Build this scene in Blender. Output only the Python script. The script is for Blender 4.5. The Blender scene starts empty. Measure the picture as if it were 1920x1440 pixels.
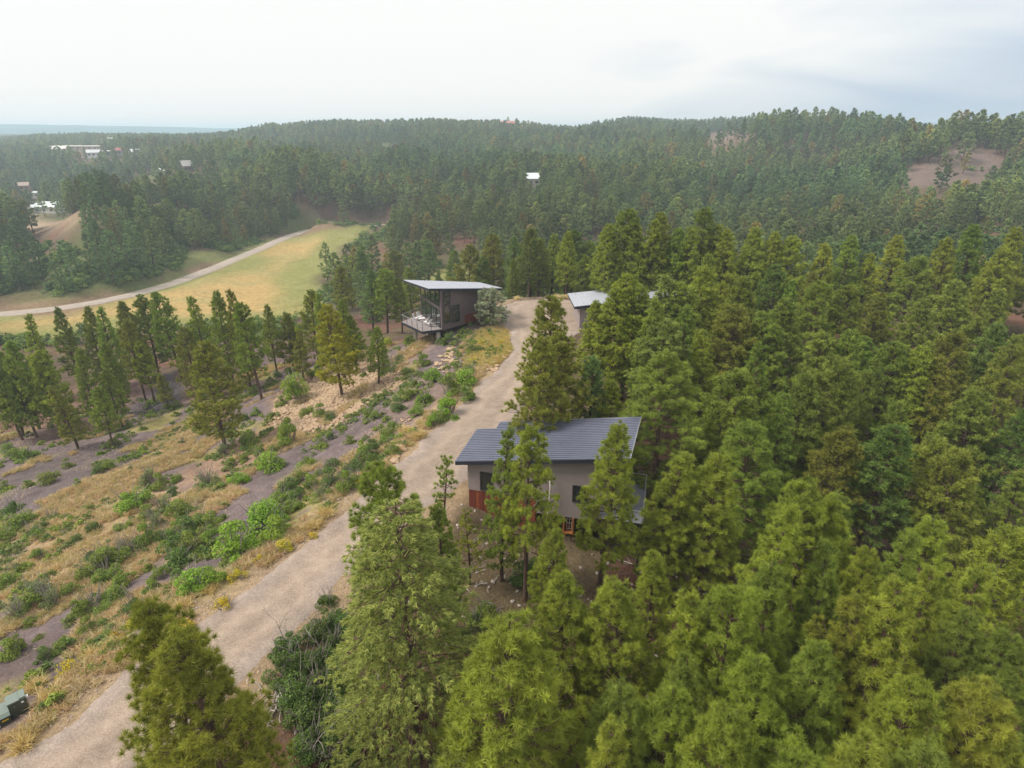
import bpy, math, random
import numpy as np

rnd = random.Random(7)
rs = np.random.RandomState(11)
S = bpy.context.scene
COL = S.collection
R = math.radians

# ------------------------------------------------------------------ camera, sky, sun, exposure
CZ = 60.0                 # height of the drone above the datum; the ridge road lies 26 m lower
PITCH = R(22.5)
FPX = 1150.0              # focal length in pixels of the 1920 px wide photograph
cam_d = bpy.data.cameras.new("camera")
cam_d.sensor_width = 36.0
cam_d.lens = 36.0 * FPX / 1920.0
cam_d.clip_start = 0.5
cam_d.clip_end = 30000
cam = bpy.data.objects.new("camera", cam_d)
COL.objects.link(cam)
cam.location = (0, 0, CZ)
cam.rotation_euler = (R(90) - PITCH, 0, 0)
S.camera = cam

S.view_settings.view_transform = 'Standard'
S.view_settings.look = 'None'
S.view_settings.exposure = 0.90
S.view_settings.gamma = 1.0
S.view_settings.use_curve_mapping = False
try:
    S.cycles.max_bounces = 5
    S.cycles.diffuse_bounces = 3
    S.cycles.glossy_bounces = 2
    S.cycles.transmission_bounces = 4
    S.cycles.transparent_max_bounces = 6
    S.cycles.volume_bounces = 1
    S.cycles.use_denoising = True
    S.cycles.sample_clamp_indirect = 6
except Exception:
    pass

SUN_EL, SUN_AZ = R(50), R(-98)      # azimuth from +Y towards +X; the thin bright part of the cloud deck
world = bpy.data.worlds.new("World")
S.world = world
world.use_nodes = True
wn, wl = world.node_tree.nodes, world.node_tree.links
wn.clear()
w_out = wn.new('ShaderNodeOutputWorld')
bg_sky = wn.new('ShaderNodeBackground')
bg_cloud = wn.new('ShaderNodeBackground')
sky = wn.new('ShaderNodeTexSky')
sky.sky_type = 'NISHITA'
sky.sun_disc = False
sky.sun_elevation = SUN_EL
sky.sun_rotation = SUN_AZ
wl.new(sky.outputs[0], bg_sky.inputs[0])
bg_sky.inputs[1].default_value = 0.09
tc = wn.new('ShaderNodeTexCoord')
mp = wn.new('ShaderNodeMapping')
mp.inputs['Scale'].default_value = (1.3, 1.3, 6.5)
mp.inputs['Rotation'].default_value = (0, R(-7), 0)
wl.new(tc.outputs['Generated'], mp.inputs[0])
nz = wn.new('ShaderNodeTexNoise')
nz.inputs['Scale'].default_value = 2.2
nz.inputs['Detail'].default_value = 5
nz.inputs['Roughness'].default_value = 0.45
nz.inputs['Distortion'].default_value = 0.6
wl.new(mp.outputs[0], nz.inputs['Vector'])
sep = wn.new('ShaderNodeSeparateXYZ')
wl.new(tc.outputs['Generated'], sep.inputs[0])


def wmath(op, a, b=None, c=None):
    n = wn.new('ShaderNodeMath')
    n.operation = op
    for i, v in enumerate((a, b, c)):
        if v is None:
            continue
        if isinstance(v, (int, float)):
            n.inputs[i].default_value = v
        else:
            wl.new(v, n.inputs[i])
    return n.outputs[0]


# a thinner, bluer part of the overcast low to the right of the view, broken by the cloud noise
side = wmath('MULTIPLY_ADD', sep.outputs[0], 0.85, -0.28)
low = wmath('MULTIPLY_ADD', sep.outputs[2], -1.9, side)
thin = wmath('MULTIPLY_ADD', nz.outputs['Fac'], 0.75, low)
cr = wn.new('ShaderNodeValToRGB')
cr.color_ramp.elements[0].position = 0.12
cr.color_ramp.elements[0].color = (0.52, 0.518, 0.505, 1)
cr.color_ramp.elements[1].position = 0.50
cr.color_ramp.elements[1].color = (0.27, 0.325, 0.40, 1)
e = cr.color_ramp.elements.new(0.30)
e.color = (0.42, 0.445, 0.465, 1)
wl.new(thin, cr.inputs[0])
wl.new(cr.outputs[0], bg_cloud.inputs[0])
# an overcast deck is brighter overhead than at the horizon
wl.new(wmath('MULTIPLY_ADD', wmath('MAXIMUM', sep.outputs[2], 0.0), 0.35, 1.0), bg_cloud.inputs[1])
mixw = wn.new('ShaderNodeMixShader')
mixw.inputs[0].default_value = 0.96
wl.new(bg_sky.outputs[0], mixw.inputs[1])
wl.new(bg_cloud.outputs[0], mixw.inputs[2])
wl.new(mixw.outputs[0], w_out.inputs[0])

sun_d = bpy.data.lights.new("sun", 'SUN')
sun_d.energy = 2.3
sun_d.angle = R(18)
sun_d.color = (1.0, 0.94, 0.84)
sun = bpy.data.objects.new("sun", sun_d)
COL.objects.link(sun)
sun.rotation_euler = (R(90) - SUN_EL, 0, math.pi - SUN_AZ + math.pi - math.pi)
# aim the lamp: light travels along -Z of the lamp
from mathutils import Vector
_sd = Vector((math.sin(SUN_AZ) * math.cos(SUN_EL), math.cos(SUN_AZ) * math.cos(SUN_EL), math.sin(SUN_EL)))
sun.rotation_euler = _sd.to_track_quat('Z', 'Y').to_euler()

# ------------------------------------------------------------------ measuring helpers (photo pixel -> place)
CP, SP = math.cos(PITCH), math.sin(PITCH)


def ray(px, py):
    """Direction of sight through a pixel, scaled so that the forward (camera depth) part is 1."""
    u = (px - 960.0) / FPX
    v = (720.0 - py) / FPX
    return u, CP + v * SP, -SP + v * CP


def at_h(px, py, h):
    """World x, y of the pixel on the level h metres above (below if negative) the camera."""
    dx, dy, dz = ray(px, py)
    t = h / dz
    return dx * t, dy * t


def on_wall(px, py, P, Q):
    """Where the pixel's line of sight meets the vertical plane through P and Q: (metres from P towards Q, z)."""
    dx, dy, dz = ray(px, py)
    ex, ey = Q[0] - P[0], Q[1] - P[1]
    L = math.hypot(ex, ey)
    ex, ey = ex / L, ey / L
    # t*(dx,dy) = P + s*(ex,ey)
    det = dx * (-ey) + ex * dy
    t = (P[0] * (-ey) + ex * P[1]) / det
    s = (dx * P[1] - dy * P[0]) / -det
    s = (t * dx - P[0]) * ex + (t * dy - P[1]) * ey
    return s, CZ + t * dz


# ------------------------------------------------------------------ numpy noise
def _hash(ix, iy, seed):
    n = (ix.astype(np.int64) * 374761393 + iy.astype(np.int64) * 668265263 + seed * 144269504) & 0x7fffffff
    n = (n ^ (n >> 13)) * 1274126177 & 0x7fffffff
    return ((n ^ (n >> 16)) & 0xffff) / 65535.0


def vnoise(x, y, seed=0):
    x = np.asarray(x, float)
    y = np.asarray(y, float)
    ix, iy = np.floor(x), np.floor(y)
    fx, fy = x - ix, y - iy
    fx = fx * fx * (3 - 2 * fx)
    fy = fy * fy * (3 - 2 * fy)
    a = _hash(ix, iy, seed)
    b = _hash(ix + 1, iy, seed)
    c = _hash(ix, iy + 1, seed)
    d = _hash(ix + 1, iy + 1, seed)
    return (a * (1 - fx) + b * fx) * (1 - fy) + (c * (1 - fx) + d * fx) * fy


def fbm(x, y, sc, octv=4, seed=0, gain=0.5):
    x = np.asarray(x, float) / sc
    y = np.asarray(y, float) / sc
    s = np.zeros(np.broadcast(x, y).shape)
    a, t = 1.0, 0.0
    for i in range(octv):
        s += a * vnoise(x * 2 ** i + 17.3 * i, y * 2 ** i + 9.1 * i, seed + i)
        t += a
        a *= gain
    return s / t


def sstep(a, b, x):
    t = np.clip((x - a) / (b - a), 0, 1)
    return t * t * (3 - 2 * t)


# ------------------------------------------------------------------ terrain heights
PXH = [  # pixel, pixel, height relative to the camera
    (0, 1440, -26.6), (100, 1400, -26), (350, 1250, -26), (500, 1120, -26), (600, 1040, -26), (700, 960, -26), (800, 860, -26),
    (860, 800, -26), (920, 740, -26), (960, 690, -26), (500, 1227, -26.1), (600, 1143, -26.1), (700, 1040, -26.1), (845, 935, -26.1),
    (0, 1380, -26.8), (0, 1300, -27.6), (0, 1200, -28.8), (0, 1100, -30.6), (0, 1000, -33.2), (0, 900, -36.4), (0, 830, -38.4), (0, 770, -40.2),
    (100, 1300, -26.6), (200, 1180, -27.2), (100, 1100, -29.6), (200, 1000, -31), (200, 900, -34.2), (200, 820, -37), (400, 1000, -28.6), (320, 1100, -27.4),
    (480, 1000, -27.2), (540, 1020, -26.4), (400, 900, -32), (400, 810, -35.4), (300, 760, -38), (600, 930, -26.9), (600, 850, -29.4), (550, 780, -32), (500, 740, -34.6),
    (430, 690, -37), (560, 690, -36), (620, 705, -32.4), (700, 860, -26.6), (700, 790, -28.6), (700, 710, -29.6), (700, 665, -29.8), (780, 800, -26.4), (780, 740, -27.5),
    (820, 690, -27.4), (830, 660, -27.6), (760, 650, -29), (720, 640, -31), (660, 660, -31.5), (910, 680, -26.2), (900, 640, -26.4), (940, 600, -26.0), (1000, 575, -26), (1080, 575, -26),
    (1060, 640, -26), (1000, 650, -26), (960, 562, -26.1), (1040, 560, -26.1),
    (100, 690, -40), (0, 650, -42), (250, 650, -41), (200, 600, -46), (400, 500, -46), (560, 435, -45.5), (600, 520, -46), (400, 570, -46), (0, 590, -47), (0, 540, -46.5),
    (520, 600, -44), (620, 600, -42), (680, 600, -39), (890, 500, -44), (700, 420, -45), (760, 420, -44), (840, 440, -39), (1000, 430, -38), (1005, 345, -28),
    (300, 520, -45), (150, 570, -45), (330, 480, -45), (450, 440, -44.5), (60, 480, -44), (0, 430, -45), (100, 410, -45), (85, 395, -46), (130, 375, -46),
    (1500, 400, -35.5), (1500, 335, -30.5), (1700, 400, -33), (1700, 340, -29), (1900, 410, -28), (1300, 420, -38), (1250, 350, -29),
    (700, 350, -34), (700, 300, -26.5), (1000, 300, -26), (850, 330, -31), (550, 330, -31), (450, 300, -27), (1200, 300, -25), (1100, 260, -13),
]
XYH = [  # x, y, height relative to the camera
    (0, 0, -31), (-15, 5, -26.8), (-30, 10, -27.0), (-50, 0, -31), (0, -40, -33), (-60, -60, -40), (60, -60, -42), (10, 15, -33.5), (25, 20, -36.6), (40, 35, -38), (0, 20, -30.2),
    (25, 45, -35.5), (45, 60, -36), (22, 62, -31.5), (70, 50, -35), (90, 30, -38), (60, 0, -40), (3, 26, -29.8),
    (6, 33, -28.6), (9, 35, -29.5), (12, 33, -31), (0, 36, -27.2), (3, 36.5, -28), (7, 42, -28.3), (0, 44, -26.2), (-3, 37.5, -26.2), (4, 30, -29.4), (-2, 31, -28.2), (-3, 26, -28.6),
    (12, 42, -29.8), (14, 55, -27.8), (12, 70, -26.6), (18, 85, -26.0), (27, 90, -26.4), (10, 84, -26),
    (-7.2, 84, -25.8), (-9.7, 81, -27.2), (-13, 84, -28.1), (-14, 90, -30.2), (0, 92, -26), (-8, 95, -28),
    (-24, 88, -33.5), (-20, 115, -38), (-10, 150, -43.5), (20, 135, -37), (22, 105, -28.6), (5, 110, -28.5), (0, 118, -31.5), (45, 108, -30), (80, 103, -30.5), (60, 80, -32.5), (100, 115, -31), (120, 90, -33),
    (80, 150, -39), (40, 180, -43), (140, 160, -38), (0, 200, -44), (80, 230, -41),
    (-152, 232, -27), (-170, 258, -27), (-160, 300, -30), (-190, 330, -42), (-215, 365, -45), (-172, 195, -41), (-205, 240, -40), (-118, 235, -43), (-133, 275, -42), (-165, 345, -40), (-230, 330, -42),
    (-110, 210, -44), (-110, 330, -31), (-128, 385, -22), (-115, 440, -30), (-92, 350, -35), (-62, 370, -30), (-75, 435, -21), (-60, 490, -29), (-20, 380, -34), (-10, 450, -24), (0, 520, -30), (60, 420, -30), (90, 470, -21), (40, 520, -27),
    (-250, 480, -26), (-310, 560, -30), (-200, 520, -22), (-160, 600, -28), (120, 400, -34), (150, 420, -24),
    (-330, 700, -26), (-250, 640, -28), (-500, 850, -21), (-650, 950, -20), (-330, 860, -11), (-400, 1000, -16), (-200, 620, -26), (-160, 800, -8), (-350, 950, -7),
    (-250, 900, -2), (0, 880, 1), (150, 860, 2), (290, 830, 1), (0, 700, -18), (200, 700, -14), (330, 780, -3), (-100, 900, 0), (450, 800, -12),
    (200, 480, -3.5), (235, 480, -0.5), (170, 520, -8), (255, 440, -3), (215, 425, -16), (285, 430, -13), (320, 480, -22),
    (245, 365, -2.5), (215, 358, -11), (272, 352, -9), (228, 325, -21), (248, 320, -22), (198, 345, -20), (245, 400, -8), (232, 290, -30), (270, 315, -23), (310, 372, -1.5), (350, 350, -1), (300, 335, -12), (320, 300, -24), (345, 420, -14),
    (500, 500, -22), (450, 600, -25), (600, 800, -24), (700, 500, -24), (800, 1200, -28), (0, 1200, -24), (-500, 1300, -26), (-900, 1200, -26), (-1000, 600, -36), (-600, 500, -42), (-450, 430, -44),
    (500, 200, -34), (300, 150, -36), (200, 80, -37), (200, -50, -42), (-200, 50, -46), (-150, 100, -46), (-300, 200, -47), (-400, 0, -48), (0, -300, -45), (1000, 0, -40), (-1000, 0, -48), (0, -1000, -45),
]
cx, cy, ch = [], [], []
for a, b, h in PXH:
    X, Y = at_h(a, b, h)
    cx.append(X); cy.append(Y); ch.append(h)
for X, Y, h in XYH:
    cx.append(X); cy.append(Y); ch.append(h)
cx, cy, ch = map(np.array, (cx, cy, ch))


def warp(x, y):
    r = np.hypot(x, y) + 1e-6
    q = np.log1p(r / 35.0)
    return x / r * q, y / r * q


cu, cv = warp(cx, cy)
_n = len(cu)
_D = np.hypot(cu[:, None] - cu[None], cv[:, None] - cv[None])
_C = 0.035
_A = np.zeros((_n + 3, _n + 3))
_A[:_n, :_n] = np.sqrt(_D ** 2 + _C ** 2)
_A[:_n, :_n] -= np.eye(_n) * 0.02
_A[:_n, _n] = 1; _A[:_n, _n + 1] = cu; _A[:_n, _n + 2] = cv
_A[_n, :_n] = 1; _A[_n + 1, :_n] = cu; _A[_n + 2, :_n] = cv
_w = np.linalg.solve(_A, np.concatenate([ch, [0, 0, 0]]))


def base_h(x, y):
    x = np.asarray(x, float).ravel()
    y = np.asarray(y, float).ravel()
    u, v = warp(x, y)
    out = np.empty(len(x))
    for i in range(0, len(x), 20000):
        uu, vv = u[i:i + 20000], v[i:i + 20000]
        d = np.hypot(uu[:, None] - cu[None], vv[:, None] - cv[None])
        out[i:i + 20000] = np.sqrt(d * d + _C * _C) @ _w[:_n] + _w[_n] + _w[_n + 1] * uu + _w[_n + 2] * vv
    return out


def poly_sd(x, y, poly):
    """Signed distance to a closed polygon, negative inside."""
    x = np.asarray(x, float); y = np.asarray(y, float)
    d = np.full(x.shape, 1e9)
    ins = np.zeros(x.shape, bool)
    n = len(poly)
    for i in range(n):
        x0, y0 = poly[i]; x1, y1 = poly[(i + 1) % n]
        ex, ey = x1 - x0, y1 - y0
        L2 = ex * ex + ey * ey + 1e-9
        t = np.clip(((x - x0) * ex + (y - y0) * ey) / L2, 0, 1)
        d = np.minimum(d, np.hypot(x - x0 - t * ex, y - y0 - t * ey))
        if abs(y1 - y0) > 1e-9:
            c = ((y0 > y) != (y1 > y)) & (x < (x1 - x0) * (y - y0) / (y1 - y0) + x0)
            ins ^= c
    return np.where(ins, -d, d)


def line_d(x, y, pts):
    d = np.full(np.asarray(x).shape, 1e9)
    for (x0, y0), (x1, y1) in zip(pts[:-1], pts[1:]):
        ex, ey = x1 - x0, y1 - y0
        t = np.clip(((x - x0) * ex + (y - y0) * ey) / (ex * ex + ey * ey + 1e-9), 0, 1)
        d = np.minimum(d, np.hypot(x - x0 - t * ex, y - y0 - t * ey))
    return d


RH = -26.0
left_px = [(-400, 1560), (-120, 1500), (83, 1387), (200, 1293), (367, 1177), (427, 1133), (500, 1080), (570, 1025), (633, 970), (700, 905), (734, 881), (760, 860),
           (812, 813), (840, 783), (865, 756), (890, 730), (927, 696), (953, 672), (966, 655), (958, 640), (955, 620), (944, 606), (940, 592), (945, 574), (965, 565), (1000, 561),
           (1040, 560), (1090, 562), (1130, 566)]
right_px = [(1130, 600), (1090, 612), (1085, 622), (1062, 640), (1035, 655), (1024, 670), (1010, 700), (996, 730), (985, 760), (968, 800), (935, 830), (905, 860), (874, 897), (835, 925), (800, 950),
            (730, 1005), (665, 1065), (623, 1093), (600, 1143), (545, 1185), (500, 1227), (450, 1277), (390, 1330), (330, 1400), (200, 1500), (0, 1640)]
DRIVE = [at_h(a, b, RH) for a, b in left_px + right_px]

# non-uniform sheet: half-metre cells near the houses, widening towards the horizon
def axis(lo, hi, step, grow, lim_lo, lim_hi):
    mid = list(np.arange(lo, hi + 1e-6, step))
    a, s = lo, step
    left = []
    while a > lim_lo:
        s *= grow; a -= s; left.append(a)
    a, s = hi, step
    right = []
    while a < lim_hi:
        s *= grow; a += s; right.append(a)
    return np.array(left[::-1] + mid + right)


GX = axis(-60, 45, 0.45, 1.032, -5500, 5500)
GY = axis(14, 100, 0.45, 1.030, -2500, 6000)
XX, YY = np.meshgrid(GX, GY)
HH = base_h(XX, YY).reshape(XX.shape)
rr = np.hypot(XX, YY)
far = sstep(1300, 2200, rr)
HH = HH * (1 - far) + (-27.0) * far
# gullies and humps of eroded shale left of the road; a little roughness everywhere
al = XX * 0.41 + YY * 0.91
ac = XX * 0.91 - YY * 0.41
nearm = 1 - sstep(120, 260, rr)
sd_drive = np.full(XX.shape, 50.0)
m = (np.abs(XX) < 80) & (YY > 0) & (YY < 140)
sd_drive[m] = poly_sd(XX[m], YY[m], DRIVE)
rough = (fbm(al, ac * 2.6, 16, 4, 5) - 0.5) * 2.4 * sstep(4, 18, sd_drive) * nearm * sstep(5, -10, XX)
rough += (fbm(XX, YY, 5, 3, 9) - 0.5) * 0.55 * sstep(0.5, 5, sd_drive) * nearm
rough += (fbm(XX, YY, 0.9, 2, 19) - 0.5) * 0.12 * sstep(0.1, 1.5, sd_drive) * nearm
rough += (fbm(XX, YY, 60, 3, 12) - 0.5) * 5.0 * sstep(170, 330, rr) * (1 - far)
rough += (fbm(XX, YY * 0.6, 130, 3, 14) - 0.5) * 22.0 * sstep(330, 560, rr) * sstep(900, 760, rr)
HH = HH + rough
k = sstep(4.5, 0.9, sd_drive)
k = np.where(sd_drive < 0.9, 1, k)
HH = HH * (1 - k) + (RH - 0.05) * k


def interp(F, x, y):
    x = np.asarray(x, float); y = np.asarray(y, float)
    i = np.clip(np.searchsorted(GX, x) - 1, 0, len(GX) - 2)
    j = np.clip(np.searchsorted(GY, y) - 1, 0, len(GY) - 2)
    fx = np.clip((x - GX[i]) / (GX[i + 1] - GX[i]), 0, 1)
    fy = np.clip((y - GY[j]) / (GY[j + 1] - GY[j]), 0, 1)
    return (F[j, i] * (1 - fx) + F[j, i + 1] * fx) * (1 - fy) + (F[j + 1, i] * (1 - fx) + F[j + 1, i + 1] * fx) * fy


def gz(x, y):
    """World z of the ground."""
    return interp(HH, x, y) + CZ


_T = np.concatenate([np.arange(8, 160, 0.25), np.arange(160, 500, 0.8), np.arange(500, 1500, 2.5)])


def ground(px, py, above=0.0, tmin=0.0):
    """World x, y where the line of sight first comes within `above` metres of the ground."""
    dx, dy, dz = ray(px, py)
    f = dz * _T - interp(HH, dx * _T, dy * _T) - above
    f = np.where(_T < tmin, 1.0, f)
    k = np.argmax(f <= 0) if (f <= 0).any() else len(_T) - 1
    if k > 0:
        a = f[k - 1] / (f[k - 1] - f[k] + 1e-9)
        t = _T[k - 1] + a * (_T[k] - _T[k - 1])
    else:
        t = _T[k]
    return dx * t, dy * t


def gpoly(pts):
    return [ground(a, b) for a, b in pts]


# zones of the ground, as polygons on the land
Z_SLOPE = gpoly([(-60, 1439), (0, 1380), (200, 1293), (500, 1080), (740, 870), (965, 655), (940, 620), (830, 625), (760, 645), (690, 655), (620, 672), (560, 690), (470, 690), (400, 740), (250, 745), (60, 800), (-60, 830)])
Z_MEADOW = gpoly([(-60, 620), (0, 575), (150, 560), (300, 535), (420, 490), (540, 438), (640, 425), (700, 420), (640, 470), (600, 520), (600, 560), (590, 590), (480, 600), (400, 610), (200, 615), (60, 640)])
Z_VERGE = gpoly([(-60, 585), (-60, 560), (120, 556), (300, 530), (330, 470), (400, 470), (470, 455), (550, 430), (600, 418), (640, 425), (540, 445), (300, 545), (120, 590)])
Z_SMALL = gpoly([(780, 525), (830, 500), (880, 488), (900, 492), (900, 525), (860, 535)])
Z_RED = gpoly([(1680, 352), (1690, 318), (1740, 298), (1790, 272), (1830, 273), (1895, 305), (1860, 345), (1780, 356)])
Z_REDCREST = gpoly([(1290, 266), (1330, 250), (1395, 243), (1420, 250), (1400, 264), (1340, 272)])
Z_TOWN = gpoly([(0, 420), (40, 400), (75, 402), (150, 398), (146, 418), (60, 432), (0, 436)])
Z_TOWN2 = [(-640, 800), (-560, 880), (-470, 860), (-480, 800), (-560, 770)]
VROAD_PX = [(-120, 600), (0, 589), (80, 584), (160, 573), (240, 556), (320, 534), (400, 503), (470, 475), (520, 452), (555, 438), (572, 432)]
VROAD = [at_h(a, b, -46.4) for a, b in VROAD_PX]
VROAD += [(VROAD[-1][0] + 12, VROAD[-1][1] + 10), (VROAD[-1][0] + 45, VROAD[-1][1] + 22), (VROAD[-1][0] + 75, VROAD[-1][1] + 50)]
CLEAR_HOUSE = gpoly([(760, 930), (900, 830), (1230, 850), (1245, 1000), (1235, 1110), (1130, 1180), (900, 1240), (820, 1180)])

def project(x, y, z):
    """Where a point of the place lands in the photograph, used to keep self-sown trees from growing over what the photo shows open."""
    zc = y * CP - (z - CZ) * SP
    v = y * SP + (z - CZ) * CP
    return 960 + FPX * x / zc, 720 - FPX * v / zc


# level the bed of the valley road
dvr = line_d(XX, YY, VROAD)
kk = sstep(9, 3.2, dvr)
HB = HH.copy()
HH = HH * (1 - kk) + (-46.4) * kk

print("terrain", XX.shape)

# ------------------------------------------------------------------ object helpers
def mesh_np(name, V, F, mats=(), midx=None, attrs=None, smooth=False):
    """Mesh from an (n,3) array and an (m,3) or (m,4) array of faces."""
    V = np.asarray(V, np.float32)
    F = np.asarray(F, np.int32)
    me = bpy.data.meshes.new(name)
    k = F.shape[1]
    me.vertices.add(len(V))
    me.vertices.foreach_set('co', V.ravel())
    me.loops.add(F.size)
    me.loops.foreach_set('vertex_index', F.ravel())
    me.polygons.add(len(F))
    me.polygons.foreach_set('loop_start', np.arange(0, F.size, k, dtype=np.int32))
    me.polygons.foreach_set('loop_total', np.full(len(F), k, np.int32))
    if smooth:
        me.polygons.foreach_set('use_smooth', np.ones(len(F), bool))
    for m_ in mats:
        me.materials.append(m_)
    if midx is not None:
        me.polygons.foreach_set('material_index', np.asarray(midx, np.int32))
    me.update(calc_edges=True)
    for nm, dom, typ, arr in (attrs or ()):
        a = me.attributes.new(nm, typ, dom)
        key = {'FLOAT': 'value', 'FLOAT_COLOR': 'color', 'FLOAT_VECTOR': 'vector', 'INT': 'value'}[typ]
        a.data.foreach_set(key, np.asarray(arr).ravel())
    return me


def add_obj(name, data, parent=None, loc=(0, 0, 0), rot=(0, 0, 0), scale=(1, 1, 1)):
    o = bpy.data.objects.new(name, data)
    COL.objects.link(o)
    o.location = loc
    o.rotation_euler = rot
    o.scale = scale
    if parent is not None:
        o.parent = parent
    return o


def tag(o, label=None, cat=None, group=None, kind=None):
    if label: o['label'] = label
    if cat: o['category'] = cat
    if group: o['group'] = group
    if kind: o['kind'] = kind
    return o


def thing(name, label, cat, loc=(0, 0, 0), rotz=0.0, group=None):
    o = add_obj(name, None, None, loc, (0, 0, rotz))
    o.empty_display_size = 0.3
    return tag(o, label, cat, group)


class MB:
    """Collects faces of one mesh."""
    def __init__(self):
        self.v, self.f = [], []

    def prism(self, top, bot):
        n = len(top); b = len(self.v)
        self.v += [tuple(p) for p in top] + [tuple(p) for p in bot]
        self.f.append(tuple(range(b, b + n)))
        self.f.append(tuple(range(b + 2 * n - 1, b + n - 1, -1)))
        for i in range(n):
            j = (i + 1) % n
            self.f.append((b + i, b + n + i, b + n + j, b + j))
        return self

    def slab(self, top, th):
        return self.prism(top, [(x, y, z - th) for x, y, z in top])

    def box(self, c, s, rz=0.0):
        cx_, cy_, cz_ = c; a, b_, h = s[0] / 2, s[1] / 2, s[2] / 2
        co, si = math.cos(rz), math.sin(rz)
        q = [(-a, -b_), (a, -b_), (a, b_), (-a, b_)]
        q = [(cx_ + x * co - y * si, cy_ + x * si + y * co) for x, y in q]
        return self.prism([(x, y, cz_ + h) for x, y in q], [(x, y, cz_ - h) for x, y in q])

    def beam(self, p0, p1, w, h=None):
        """Rectangular bar between two points; w across, h in the other direction."""
        h = h or w
        p0, p1 = Vector(p0), Vector(p1)
        d = (p1 - p0).normalized()
        up = Vector((0, 0, 1)) if abs(d.z) < 0.95 else Vector((0, 1, 0))
        s = d.cross(up).normalized() * (w / 2)
        t = s.cross(d).normalized() * (h / 2)
        a = [p0 + s + t, p0 - s + t, p0 - s - t, p0 + s - t]
        b = [p1 + s + t, p1 - s + t, p1 - s - t, p1 + s - t]
        return self.prism(a, b)

    def tube(self, pts, rad, n=8, cap=True):
        b = len(self.v)
        pts = [Vector(p) for p in pts]
        prev = None
        for i, p in enumerate(pts):
            d = (pts[min(i + 1, len(pts) - 1)] - pts[max(i - 1, 0)]).normalized()
            a = Vector((1, 0, 0)) if abs(d.x) < 0.8 else Vector((0, 1, 0))
            if prev is not None: a = prev
            s = (a - d * a.dot(d)).normalized(); prev = s
            t = d.cross(s)
            r = rad[i] if isinstance(rad, (list, tuple)) else rad
            for k in range(n):
                an = 2 * math.pi * k / n
                self.v.append(tuple(p + s * (r * math.cos(an)) + t * (r * math.sin(an))))
        for i in range(len(pts) - 1):
            for k in range(n):
                j = (k + 1) % n
                self.f.append((b + i * n + k, b + i * n + j, b + (i + 1) * n + j, b + (i + 1) * n + k))
        if cap:
            self.f.append(tuple(b + k for k in range(n))[::-1])
            self.f.append(tuple(b + (len(pts) - 1) * n + k for k in range(n)))
        return self

    def mesh(self, name, mat, smooth=False):
        me = bpy.data.meshes.new(name)
        me.from_pydata(self.v, [], self.f)
        if mat: me.materials.append(mat)
        if smooth:
            me.polygons.foreach_set('use_smooth', np.ones(len(me.polygons), bool))
        me.update()
        return me

    def build(self, name, mat, parent=None, smooth=False, loc=(0, 0, 0)):
        return add_obj(name, self.mesh(name, mat, smooth), parent, loc)


# ------------------------------------------------------------------ materials
def mat_new(name, rough=0.9, spec=0.2):
    m_ = bpy.data.materials.new(name)
    m_.use_nodes = True
    nt = m_.node_tree
    b = nt.nodes['Principled BSDF']
    b.inputs['Roughness'].default_value = rough
    b.inputs['Specular IOR Level'].default_value = spec
    return m_, nt, b


def mix_rgb(nt, fac, a, b, typ='MIX'):
    n = nt.nodes.new('ShaderNodeMix')
    n.data_type = 'RGBA'
    n.blend_type = typ
    for sock, v in ((n.inputs[0], fac), (n.inputs[6], a), (n.inputs[7], b)):
        if isinstance(v, (int, float)): sock.default_value = v
        elif isinstance(v, tuple): sock.default_value = v if len(v) == 4 else v + (1,)
        else: nt.links.new(v, sock)
    return n.outputs[2]


def ramp(nt, v, stops):
    n = nt.nodes.new('ShaderNodeValToRGB')
    els = n.color_ramp.elements
    while len(els) < len(stops): els.new(0.5)
    for e_, (p, c) in zip(els, stops):
        e_.position = p
        e_.color = c if len(c) == 4 else c + (1,)
    nt.links.new(v, n.inputs[0])
    return n.outputs[0]


def noise(nt, sc, detail=4, rough=0.55, vec=None, coord='Object', dist=0.0):
    n = nt.nodes.new('ShaderNodeTexNoise')
    n.inputs['Scale'].default_value = sc
    n.inputs['Detail'].default_value = detail
    n.inputs['Roughness'].default_value = rough
    n.inputs['Distortion'].default_value = dist
    if vec is None:
        t = nt.nodes.new('ShaderNodeTexCoord')
        vec = t.outputs[coord]
    nt.links.new(vec, n.inputs['Vector'])
    return n.outputs['Fac']


def bump(nt, b, h, strength=0.5, dist=0.1):
    n = nt.nodes.new('ShaderNodeBump')
    n.inputs['Strength'].default_value = strength
    n.inputs['Distance'].default_value = dist
    nt.links.new(h, n.inputs['Height'])
    nt.links.new(n.outputs[0], b.inputs['Normal'])


def plain(name, col, rough=0.8, spec=0.3, var=0.15, sc=6.0, metal=0.0, bmp=0.0):
    m_, nt, b = mat_new(name, rough, spec)
    f = noise(nt, sc, 5, 0.6)
    c = ramp(nt, f, [(0.3, tuple(x * (1 - var) for x in col)), (0.7, tuple(min(1, x * (1 + var)) for x in col))])
    nt.links.new(c, b.inputs['Base Color'])
    b.inputs['Metallic'].default_value = metal
    if bmp: bump(nt, b, f, bmp, 0.03)
    return m_


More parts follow.
